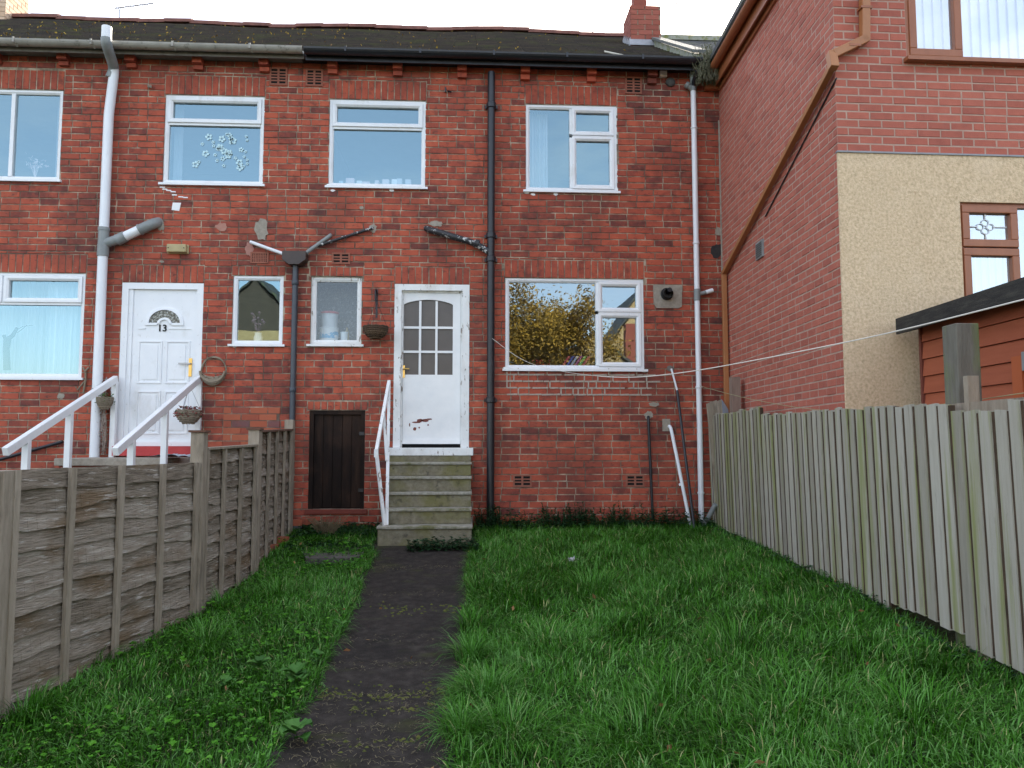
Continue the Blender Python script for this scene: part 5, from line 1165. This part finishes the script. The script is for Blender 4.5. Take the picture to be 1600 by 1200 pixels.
# left window ornament : dark branch sculpture
m = MB(); g_ = lambda x, y: F(x, y, -.2); m.tube([g_(11, 578), g_(10, 545), g_(12, 528)], [.04, .036, .045], 8); m.tube([g_(12, 530), g_(20, 524), g_(27, 512)], [.03, .025, .018], 8); m.tube([g_(10, 532), g_(6, 524)], .022, 8)
m.tube([g_(26, 516), g_(36, 510), g_(52, 508)], .003, 5); m.tube([g_(27, 520), g_(34, 515), g_(42, 508)], .003, 5)
tag(m.build('branch_sculpture', M('dark_sculpture', [(.008, .007, .008), (.03, .02, .03)], scale=20, rough=.5), smooth=True), 'dark branch shaped ornament standing inside the lower left window', 'ornament')
m = MB(); c = F(403, 530, -.12); m.lathe((c.x, FY+.13, WR['s1'][1]+.05), [(.001, 0), (.05, 0), (.055, .05), (.04, .09), (.045, .11)]); 
vs = m.build('vase', Wt, smooth=True); tag(vs, 'white vase inside the small window right of the numbered door', 'vase')
m = MB(); 
for k in range(14):
    q = Vector((c.x+random.uniform(-.09, .07), FY+.14+random.uniform(-.02, .02), WR['s1'][1]+.05+random.uniform(.16, .36))); m.tube([(c.x, FY+.13, WR['s1'][1]+.13), q], .002, 4); m.lathe(q, [(.001, -.02), (.022, 0), (.001, .02)], 8)
tag(m.build('dried_flowers', M('mauve', [(.25, .16, .2), (.4, .28, .33)], rough=.9, scale=20)), 'pinkish dried flowers in the white vase behind small window', 'flowers')
# colourful packets on kitchen sill
z_k = WR['k'][1]+.03; m = MB(); m.box(WR['k'][0], WR['k'][2], FY+.10, FY+.3, z_k-.03, z_k); m.build('inner_sill', PVC, HM)
cols_ = [((.5, .05, .08), 'red'), ((.1, .12, .4), 'blue'), ((.55, .55, .6), 'white'), ((.35, .05, .25), 'purple'), ((.1, .45, .1), 'green'), ((.6, .1, .1), 'scarlet')]
for i, (cc, nm) in enumerate(cols_):
    x = F(872+i*6, 0, -.2).x; m = MB(); m.hexa([(x, FY+.14, z_k+.002), (x+.03, FY+.14, z_k+.002), (x+.03, FY+.26, z_k+.002), (x, FY+.26, z_k+.002)], [(x+.10, FY+.14, z_k+.15), (x+.13, FY+.14, z_k+.15), (x+.13, FY+.26, z_k+.15), (x+.10, FY+.26, z_k+.15)])
    tag(m.build('booklet', M('booklet_'+nm, [cc], rough=.4)), nm+' booklet in the leaning row on the kitchen window sill', 'booklet', 'booklets on the kitchen sill')
m = MB()
for k in range(40): leafquad(m, Vector((F(844, 0, -.2).x+random.gauss(0, .05), FY+.2, z_k+.03+random.random()*.07)), .02)
tag(m.build('red_flowers', M('red_petal', [(.5, .03, .05)], rough=.7)), 'small red flowers at bottom left of the kitchen window', 'flowers')
m = MB()
for k in range(60): leafquad(m, F(55+random.gauss(0, 8), 262-abs(random.gauss(0, 8)), -.15), .022)
for k in range(8): m.tube([F(55, 280, -.15), F(55+random.gauss(0, 8), 258, -.15)], .003, 4)
tag(m.build('flower_spray', M('pale_petal', [(.6, .4, .4), (.7, .65, .6)], rough=.8, rnd=.8, scale=5)), 'pale flowers on sill of the upper left window', 'flowers')
for (cx_, lab) in ((590, 'bedroom window left of the black soil pipe'),):
    m = MB(); 
    for k in range(9):
        x = F(535+k*13+random.uniform(-4, 4), 0, -.14).x; m.box(x, x+random.uniform(.05, .12), FY+.11, FY+.18, WR['w2'][1]+.05, WR['w2'][1]+.05+random.uniform(.05, .11))
    tag(m.build('sill_clutter', M('pastel_items', [(.6, .65, .65), (.55, .4, .4), (.35, .5, .55), (.7, .72, .7)], rnd=.95, scale=2, rough=.6), bevel=.01), 'pale odds and ends along sill of the '+lab, 'ornaments')
# ---------------------------------------------------------------- loose bricks and litter
def lbrick(p, rz, label, mat=None, rx=0):
    m = MB(); m.rv = random.random(); m.box(-.108, .108, -.05, .05, 0, .07); o = m.build('loose_brick', mat or ORB, bevel=.004, loc=(0, 0, 0)); o.location = p; o.rotation_euler = (rx, 0, rz); return tag(o, label, 'brick', 'loose bricks')
ORB = M('orange_brick', [(.28, .07, .035), (.36, .10, .05)], scale=14, rough=.9, bump=.4, stains=[((.12, .05, .04), 9, .5, .7)])
p = G(452, 833); lbrick((p.x, FY-.16, .03), .05, 'orange brick lying on dark block at foot of the grey downpipe')
m = MB(); m.box(p.x-.11, p.x+.11, FY-.22, FY-.1, -.06, .028); tag(m.build('concrete_block', M('dark_block', [(.05, .05, .055), (.09, .09, .09)], scale=14, rough=.9)), 'dark block under the orange brick by the grey downpipe', 'block')
p = G(484, 826); lbrick((p.x-.03, FY-.08, .04), 1.3, 'small orange brick end beside the cellar door sill')
p = G(437, 850); lbrick((p.x, p.y, gz(p.y)), 1.25, 'orange brick nearest the wall in edging under left fence end')
p = G(420, 862); lbrick((p.x, p.y, gz(p.y)), 1.2, 'orange brick in edging under left fence, further from the wall')
m = MB(); p = G(895, 889); 
for k in range(7): q = p+Vector((random.uniform(-.05, .05), random.uniform(-.03, .03), .07+random.uniform(0, .03))); leafquad(m, q, .03)
tag(m.build('paper_scrap', M('wet_paper', [(.5, .5, .52)], rough=.7)), 'crumpled white scrap lying in the lawn', 'litter')
# ---------------------------------------------------------------- grass (numpy blades)
def blades(name, xs, ys, zs, h, wd, az, lean, rv, mat, curl=None):
    n = len(xs); t = np.array([0, .38, .72, 1.0]); W = np.array([1, .85, .55, .08])
    dirx = np.cos(az); diry = np.sin(az); px_ = -diry; py_ = dirx
    V = np.zeros((n, 4, 2, 3)); 
    for k in range(4):
        s = t[k]; th = lean*s*1.15                                      # bending angle
        rad = h*s; ox = rad*np.sin(th*.8+.05); oz = rad*np.cos(th*.8+.05)
        for j, sg in enumerate((-1, 1)):
            V[:, k, j, 0] = xs+dirx*ox+px_*sg*wd*W[k]/2; V[:, k, j, 1] = ys+diry*ox+py_*sg*wd*W[k]/2; V[:, k, j, 2] = zs+oz
    V = V.reshape(-1, 3); base = (np.arange(n)*8)[:, None]
    q = np.concatenate([base+np.array([[0, 1, 3, 2]]), base+np.array([[2, 3, 5, 4]]), base+np.array([[4, 5, 7, 6]])], 1).reshape(-1, 4)
    me = bpy.data.meshes.new(name); me.vertices.add(len(V)); me.vertices.foreach_set('co', V.astype(np.float32).ravel())
    me.loops.add(q.size); me.loops.foreach_set('vertex_index', q.astype(np.int32).ravel()); me.polygons.add(len(q))
    me.polygons.foreach_set('loop_start', np.arange(0, q.size, 4, dtype=np.int32)); me.polygons.foreach_set('use_smooth', np.ones(len(q), dtype=bool)); me.update(calc_edges=True)
    a = me.attributes.new('rnd', 'FLOAT', 'FACE'); a.data.foreach_set('value', np.repeat(rv, 3).astype(np.float32))
    me.materials.append(mat); o = bpy.data.objects.new(name, me); col.objects.link(o); return o
def nslx(x):
    t = np.clip((x-.5)/2.1, 0, 1); return .10-.065*t*t*(3-2*t)
def field(x, y, s, ph): return np.sin(x*s+ph)*np.cos(y*s*.8+ph*1.7)+.6*np.sin(x*s*2.3-y*s*1.9+ph*2.1)+.4*np.sin(x*s*4.1+y*s*3.7+ph*.6)
pys = np.array([p.y for p in PL][::-1]); pxl = np.array([p.x for p in PL][::-1]); pxr = np.array([p.x for p in PR][::-1])
fax, fay, fdx, fdy = fa.x, fa.y, fd.x, fd.y
SXA = F(588, 830, 1).x; SXB = F(739, 830, 1).x; PA = G(468, 858)
def inside(x, y):
    right = (x > np.interp(y, pys, pxr)+.0+.03*np.sin(y*5)+.02*np.sin(y*13)) & (x < fax+(y-fay)*fdx/fdy-.0)
    left = (x < np.interp(y, pys, pxl)-.0+.03*np.sin(y*4+1)+.02*np.sin(y*11)) & (x > np.interp(y, FYP, FXP)+.03)
    nosteps = ~((y > Yf[0]-.03) & (x > SXA-.03) & (x < SXB+.03))
    patch_ = ~((y > PA.y-.12) & (y < PA.y+.05) & (x < PA.x+.75) & (x > PA.x))
    return right & nosteps, left & nosteps & patch_
def make_grass(n, y0, y1, hs, ws, name, label):
    x = rng.uniform(-3.1, 3.2, n); y = rng.uniform(y0, y1, n); r_in, l_in = inside(x, y)
    keepl = l_in & (rng.random(n) < .92)
    k = r_in | keepl; x = x[k]; y = y[k]; L_ = l_in[k]; n = len(x)
    z = -nslx(x)*(FY-y)-.01+(.018*np.sin(x*2.1+y*1.3)+.014*np.sin(x*3.7-y*2.9+1))*np.minimum(1, FY-y)
    f1 = field(x, y, 2.2, .3); f2 = field(x, y, 5.5, 2.0)
    h = hs*(1+.12*f1+.16*f2)*rng.uniform(.5, 1.4, n)*np.where(L_, .8, 1); h = np.clip(h, .03, .24)
    az = 1.2+1.6*field(x, y, 1.4, 1.1)+1.1*field(x, y, 4.2, .4)+rng.normal(0, 1.1, n)
    lean = np.clip(1.15+.35*f2+rng.normal(0, .5, n), .05, 2.2)
    rv = np.clip(.36+.10*field(x, y, 2.1, 4)+.05*field(x, y, 9.0, 2)+rng.normal(0, .24, n), 0, .72); hi = rng.random(n) < .07; rv[hi] = .8; dry = rng.random(n) < .03; rv[dry] = 1
    wd = ws*rng.uniform(.5, 1.5, n)*np.where(y > 6.5, .85, 1)
    return blades(name, x, y, z, h, wd, az, lean, rv, GRASS)
o = make_grass(270000, 2.8, FY, .092, .0066, 'grass', ''); tag(o, kind='stuff')
o = make_grass(40000, .6, 2.8, .115, .005, 'grass', ''); tag(o, kind='stuff')
# tussocks : long coarse blades
tx = []; ty = []
for (px, py, n, r) in [(925, 920, 420, .26), (40, 1120, 300, .14), (760, 1090, 500, .16), (735, 1030, 260, .10), (430, 930, 200, .16), (800, 1150, 400, .22), (1050, 1100, 300, .3), (720, 1150, 240, .1), (1250, 1120, 300, .3), (860, 1010, 260, .25), (735, 985, 160, .08), (320, 1010, 200, .2), (150, 1040, 160, .1), (1150, 1010, 250, .3), (345, 950, 120, .08), (1000, 1160, 300, .25), (1420, 1130, 300, .3)]:
    p = G(px, py); t = rng.uniform(0, 6.28, n); q = r*np.sqrt(rng.random(n)); tx.append(np.stack([p.x+q*np.cos(t), p.y+q*np.sin(t), np.arctan2(q*np.sin(t), q*np.cos(t)), q/r], 1))
T = np.concatenate(tx); n = len(T); z = -nslx(T[:, 0])*(FY-T[:, 1])-.005
o = blades('grass_tussock', T[:, 0], T[:, 1], z, rng.uniform(.12, .26, n), rng.uniform(.003, .0065, n), T[:, 2]+rng.normal(0, .5, n), np.clip(.5+T[:, 3]*.9+rng.normal(0, .25, n), .1, 2), np.clip(rng.normal(.5, .2, n), 0, .9), GRASS); tag(o, kind='stuff')
# edge fringe hanging over the path
n = 2600; y = rng.uniform(3.0, 8.3, n); s = rng.random(n) < .62; x = np.where(s, np.interp(y, pys, pxr)+rng.uniform(0, .08, n), np.interp(y, pys, pxl)-rng.uniform(0, .06, n))
o = blades('grass_fringe', x, y, -nslx(x)*(FY-y), rng.uniform(.08, .2, n)*np.clip(.5+.5*field(x, y, 3, 1), .35, 1), rng.uniform(.003, .006, n), np.where(s, math.pi, 0)+rng.normal(0, .8, n), rng.uniform(.7, 1.6, n), np.clip(rng.normal(.5, .2, n), 0, 1), GRASS); tag(o, kind='stuff')
# ---------------------------------------------------------------- weeds (low leafy ground cover)
def leafshape(m, base, az, L_, wd, droop, rv, lobes=0):
    base = Vector(base); d_ = Vector((math.cos(az), math.sin(az), 0)); s_ = Vector((-d_.y, d_.x, 0)); up = Vector((0, 0, 1)); pts = []
    n = 5
    for k in range(n+1):
        t = k/n; c = base+d_*L_*t*math.cos(droop*t)+up*L_*(t*.75*(1-t*droop)); wv = wd*math.sin(math.pi*min(1, t*.92+.06))**.8*(1+(.18 if k % 2 else -.12)*lobes)
        pts.append((c-s_*wv+up*wv*.35, c, c+s_*wv+up*wv*.35))
    for k in range(n):
        a = pts[k]; b = pts[k+1]; m.face([a[0], b[0], b[1], a[1]], rv); m.face([a[1], b[1], b[2], a[2]], rv)
def lobed(m, p, az, s, rv):     # buttercup-like three-lobed leaf on a stalk
    for k in (-1, 0, 1):
        a = az+k*.95; leafshape(m, p, a, s*(1 if k == 0 else .8), s*.28, .6, rv, 1)
wd_ = MB()
def gpt(x, y): return Vector((x, y, -slx(x)*(FY-y)+bump2(x, y)*min(1, max(0, FY-y))))
for i in range(5200):
    y = random.uniform(3.0, 8.7); xl = xline(y)+.05; xr = edge(PL, y)-.02
    x = random.uniform(xl, xr); dn = math.sin(x*3.1+y*2.2)+math.sin(x*1.3-y*3.7)+.7
    if dn < random.uniform(-.6, 1.2): continue
    p = gpt(x, y)+Vector((0, 0, random.uniform(.02, .075))); lobed(wd_, p, random.uniform(0, 6.28), random.choice([.010, .014, .018, .024, .034])*random.uniform(.8, 1.3), min(1, max(0, random.gauss(.45, .25))))
tag(wd_.build('low_weeds', WEED), kind='stuff')
wd_ = MB()                     # dark ivy-like weeds at wall foot and steps
def wallweeds(x0, x1, y0, y1, n, s0=.02, s1=.045, hmax=.12):
    for i in range(n):
        x = random.uniform(x0, x1); y = random.uniform(y0, y1); hh = hmax*(.35+.65*abs(math.sin(x*7+math.sin(y*9)*2)))
        if SXA-.03 < x < SXB+.03 and y > Yf[0]-.02: continue
        p = gpt(x, y)+Vector((0, 0, random.uniform(0, hh))); lobed(wd_, p, random.uniform(0, 6.28), random.uniform(s0, s1), random.random())
wallweeds(SXB+.05, 2.9, FY-.42, FY-.03, 2300, hmax=.2); wallweeds(-1.95, SXA-.03, FY-.75, FY-.05, 1000, hmax=.08); wallweeds(SXA+.35, SXB+.05, Yf[0]-.30, Yf[0]-.04, 620, hmax=.13); wallweeds(-1.9, SXA, 8.2, 8.5, 260, hmax=.05)
for q in np.arange(0, LF, .02):
    p = fa+fd*q+fn*random.uniform(.0, .14); lobed(wd_, gpt(p.x, p.y)+Vector((0, 0, random.uniform(0, .07))), random.uniform(0, 6.28), random.uniform(.02, .045), random.random())
tag(wd_.build('wall_foot_weeds', DWEED), kind='stuff')
m = MB()                      # upright weed stems along the wall
for i in range(150):
    x = random.choice([SXB+random.uniform(.05, .35), random.uniform(.6, 2.8), random.uniform(.9, 1.9)]); y = FY-random.uniform(.05, .3); h = random.uniform(.1, .3); p = gpt(x, y); tp = p+Vector((random.uniform(-.06, .06), random.uniform(-.05, .02), h))
    m.tube([p, (p+tp)/2+Vector((.01, 0, 0)), tp], .0022, 4)
    for k in range(int(h*55)): q = p+(tp-p)*random.uniform(.2, 1); leafshape(m, q, random.uniform(0, 6.28), random.uniform(.02, .045), .009, .5, random.random())
tag(m.build('weed_stems', DWEED), kind='stuff')
# broad-leaved dock plants beside the path : individual things
def dock(px, py, n, L_, label, mat=DOCK):
    p = G(px, py); m = MB()
    for k in range(n):
        leafshape(m, p+Vector((0, 0, .03+random.random()*.05)), 2*math.pi*k/n+random.uniform(-.3, .3), L_*random.uniform(.7, 1.1), L_*.27, random.uniform(.5, 1.0), min(1, max(0, random.gauss(.5, .22))), 1)
    o = m.build('dock_plant', mat, smooth=True); tag(o, label, 'weed', 'broad leaved weeds beside the path')
dock(535, 990, 6, .085, 'small broad leaved weed overhanging left path edge, furthest from camera')
dock(497, 1042, 6, .08, 'broad leaved weed at left path edge between the two larger ones')
dock(462, 1072, 13, .12, 'largest broad leaved weed clump touching left path edge')
dock(405, 1055, 8, .11, 'broad leaved weed in left grass set back from the path')
dock(462, 1165, 9, .14, 'broad leaved weed with long leaf lying over path in the foreground')
dock(352, 1085, 7, .09, 'broad leaved weed midway between left fence and path')
# dried plant by the cellar door
m = MB(); p = G(505, 846)
for k in range(240):
    t = random.uniform(0, 6.28); h = random.uniform(.08, .26); a = p+Vector((random.uniform(-.05, .05), random.uniform(-.04, .04)+.2, 0)); b = a+Vector((math.cos(t)*h*.8, math.sin(t)*h*.35, h)); m.tube([a, (a+b)/2+Vector((0, 0, .03)), b], .0018, 3)
    if k % 2: leafquad(m, b, .012)
tag(m.build('dried_plant', DRY), 'dried tan weed clump in front of the cellar door', 'plant')
# plant growing from the valley gutter
m = MB(); p = Vector((F(1098, 100, .2).x+.02, FY-.22, 5.5))
for k in range(230):
    a = p+Vector((random.uniform(-.10, .20), random.uniform(-.1, .1), random.uniform(-.02, .08))); h = random.uniform(.12, .5)*(1 if a.x > p.x else .7); b = a+Vector((random.uniform(-.14, .12), random.uniform(-.1, .1), h)); m.tube([a, (a+b)/2+Vector((random.uniform(-.03, .03), 0, .02)), b], .0035, 3)
    for j in range(4): leafquad(m, a+(b-a)*random.uniform(.1, 1), .014)
tag(m.build('gutter_weed', M('gutter_weed', [(.05, .06, .03), (.13, .13, .08), (.22, .2, .15)], scale=30, rough=1, rnd=.8)), 'scrubby grey green weed growing in the gutter where the two houses meet', 'plant')
# fallen leaves on the roof and litter on the lawn
m = MB(); 
for i in range(520):
    x = PX+random.uniform(-4.6, 5.0); 
    if random.random() < (x-PX+2)/7: continue
    p = roof_pt(x, random.uniform(.02, .98), .035); leafquad(m, p, random.uniform(.012, .026))
tag(m.build('roof_leaf_litter', LEAFY), kind='stuff')
m = MB(); BL = M('brown_leaf', [(.12, .05, .02), (.22, .1, .04), (.3, .2, .08)], rnd=.9, scale=20, rough=.9)
for i in range(60):
    y = random.uniform(3.2, 9); x = random.uniform(-1.9, 2.8); p = gpt(x, y)+Vector((0, 0, .05 if not (edge(PL, y) < x < edge(PR, y)) else .012)); leafquad(m, p, random.uniform(.015, .03))
tag(m.build('fallen_leaves', BL), kind='stuff')
# ---------------------------------------------------------------- what stands behind the viewer (seen in the window reflections)
def tree(name, base, h, r, n, label, mat=TLEAF):
    e = empty(name, base, label, 'tree'); m = MB(); b = Vector(base); 
    m.tube([b, b+Vector((.1, 0, h*.3)), b+Vector((-.1, .1, h*.6)), b+Vector((.0, 0, h*.9))], [.28, .2, .12, .03], 10)
    tips = []
    for k in range(30):
        t = random.uniform(.28, .85); a = b+Vector((0, 0, h*t)); ang = random.uniform(0, 6.28); l_ = r*random.uniform(.5, 1.0)*(1.15-abs(t-.5)*.8); c = a+Vector((math.cos(ang)*l_, math.sin(ang)*l_, l_*.5)); m.tube([a, (a+c)/2+Vector((0, 0, .15)), c], [.07, .04, .012], 6); tips.append(c); tips.append((a+c)/2)
    m.build('trunk', BARK, e)
    ax = np.array([t[:] for t in tips]); idx = rng.integers(0, len(ax), n); P = ax[idx]+rng.normal(0, .38, (n, 3)); 
    c = MB(); 
    for p in P: leafquad(c, Vector(p), random.uniform(.045, .09))
    c.build('crown', mat, e); return e
# reflected px -> world X behind the camera at depth Yb
def mirX(px, Yb):
    d_ = ray(px, 500); return d_.x/d_.y*(FY+(FY-Yb))
tree('autumn_tree', (mirX(850, -13), -13, -1.16), 8.2, 2.9, 42000, 'yellow leaved tree reflected in the kitchen window')
def bhouse(xc, yb, wd, dp, he, hr, label, gable=True, wallm=None, tile=False):
    e = empty('gabled_house', (xc, yb, -1.16), label, 'house', 'houses facing the garden'); g0 = -1.16; m = MB(); yf = yb
    m.box(xc-wd/2, xc+wd/2, yf-dp, yf, g0, g0+he)
    t_ = MB() if tile else m
    t_.prism([(xc-wd/2, g0+he), (xc+wd/2, g0+he), (xc, g0+hr-.05)], yf-dp, yf, lambda a, b, h: (a, h, b))
    m.build('wall', wallm, e)
    if tile: t_.build('hung_tiles', M('brown_hung_tile', [(.05, .038, .03), (.09, .068, .05)], scale=3, rough=.8), e)
    rf = MB()
    for s in (-1, 1):
        rf.hexa([(xc+s*(wd/2+.3), yf+.25, g0+he-.15), (xc+s*(wd/2+.3), yf-dp-.2, g0+he-.15), (xc, yf-dp-.2, g0+hr), (xc, yf+.25, g0+hr)], [(xc+s*(wd/2+.3), yf+.25, g0+he), (xc+s*(wd/2+.3), yf-dp-.2, g0+he), (xc, yf-dp-.2, g0+hr+.15), (xc, yf+.25, g0+hr+.15)])
    r_ = rf.build('roof', SLATE, e)
    for (dx, z) in ((-.22, 1.2), (.22, 1.2), (-.22, 3.9), (.22, 3.9)):
        w_ = MB(); w_.box(xc+dx*wd-.7, xc+dx*wd+.7, yf+.003, yf+.06, g0+z, g0+z+1.3); wo2 = w_.build('window', PVC, e); w_ = MB(); w_.box(xc+dx*wd-.6, xc+dx*wd+.6, yf+.061, yf+.066, g0+z+.1, g0+z+1.2); w_.build('pane', M('dark_pane', [(.03, .04, .05)], rough=.1), wo2)
    c = MB(); c.box(xc+wd*.3, xc+wd*.3+.8, yf-dp*.4, yf-dp*.4+.6, g0+he, g0+hr+.9); c.build('chimney', CHB, r_)
SAND = M('sandstone_wall', [(.36, .25, .12), (.48, .35, .18)], scale=6, rough=.9)
bhouse(mirX(402, -26), -26, 5.4, 8, 8.7, 11.9, 'sand walled house with dark gable reflected in the small window by the numbered door', wallm=SAND, tile=True)
bhouse(mirX(930, -24), -24, 8.5, 8, 5.0, 8.5, 'low sand walled house reflected below the tree in the kitchen window', wallm=SAND)
bhouse(mirX(1022, -30), -30, 5.5, 8, 8.2, 12.2, 'tall sand walled house reflected at right of the kitchen window', wallm=SAND)
bhouse(mirX(600, -30), -30, 8, 8, 4.2, 6.4, 'low sand walled house standing behind the viewer', wallm=SAND)

for o in [o for o in bpy.data.objects if o.type == 'MESH' and o.parent and o.name.split('.')[0] in ('screw', 'hinge', 'batten', 'pipe_clip', 'gutter_bracket', 'louvre', 'sealant', 'flower_sticker', 'paint_chip')]:
    if o.name.split('.')[0] == 'gutter_bracket': continue
    split(o)
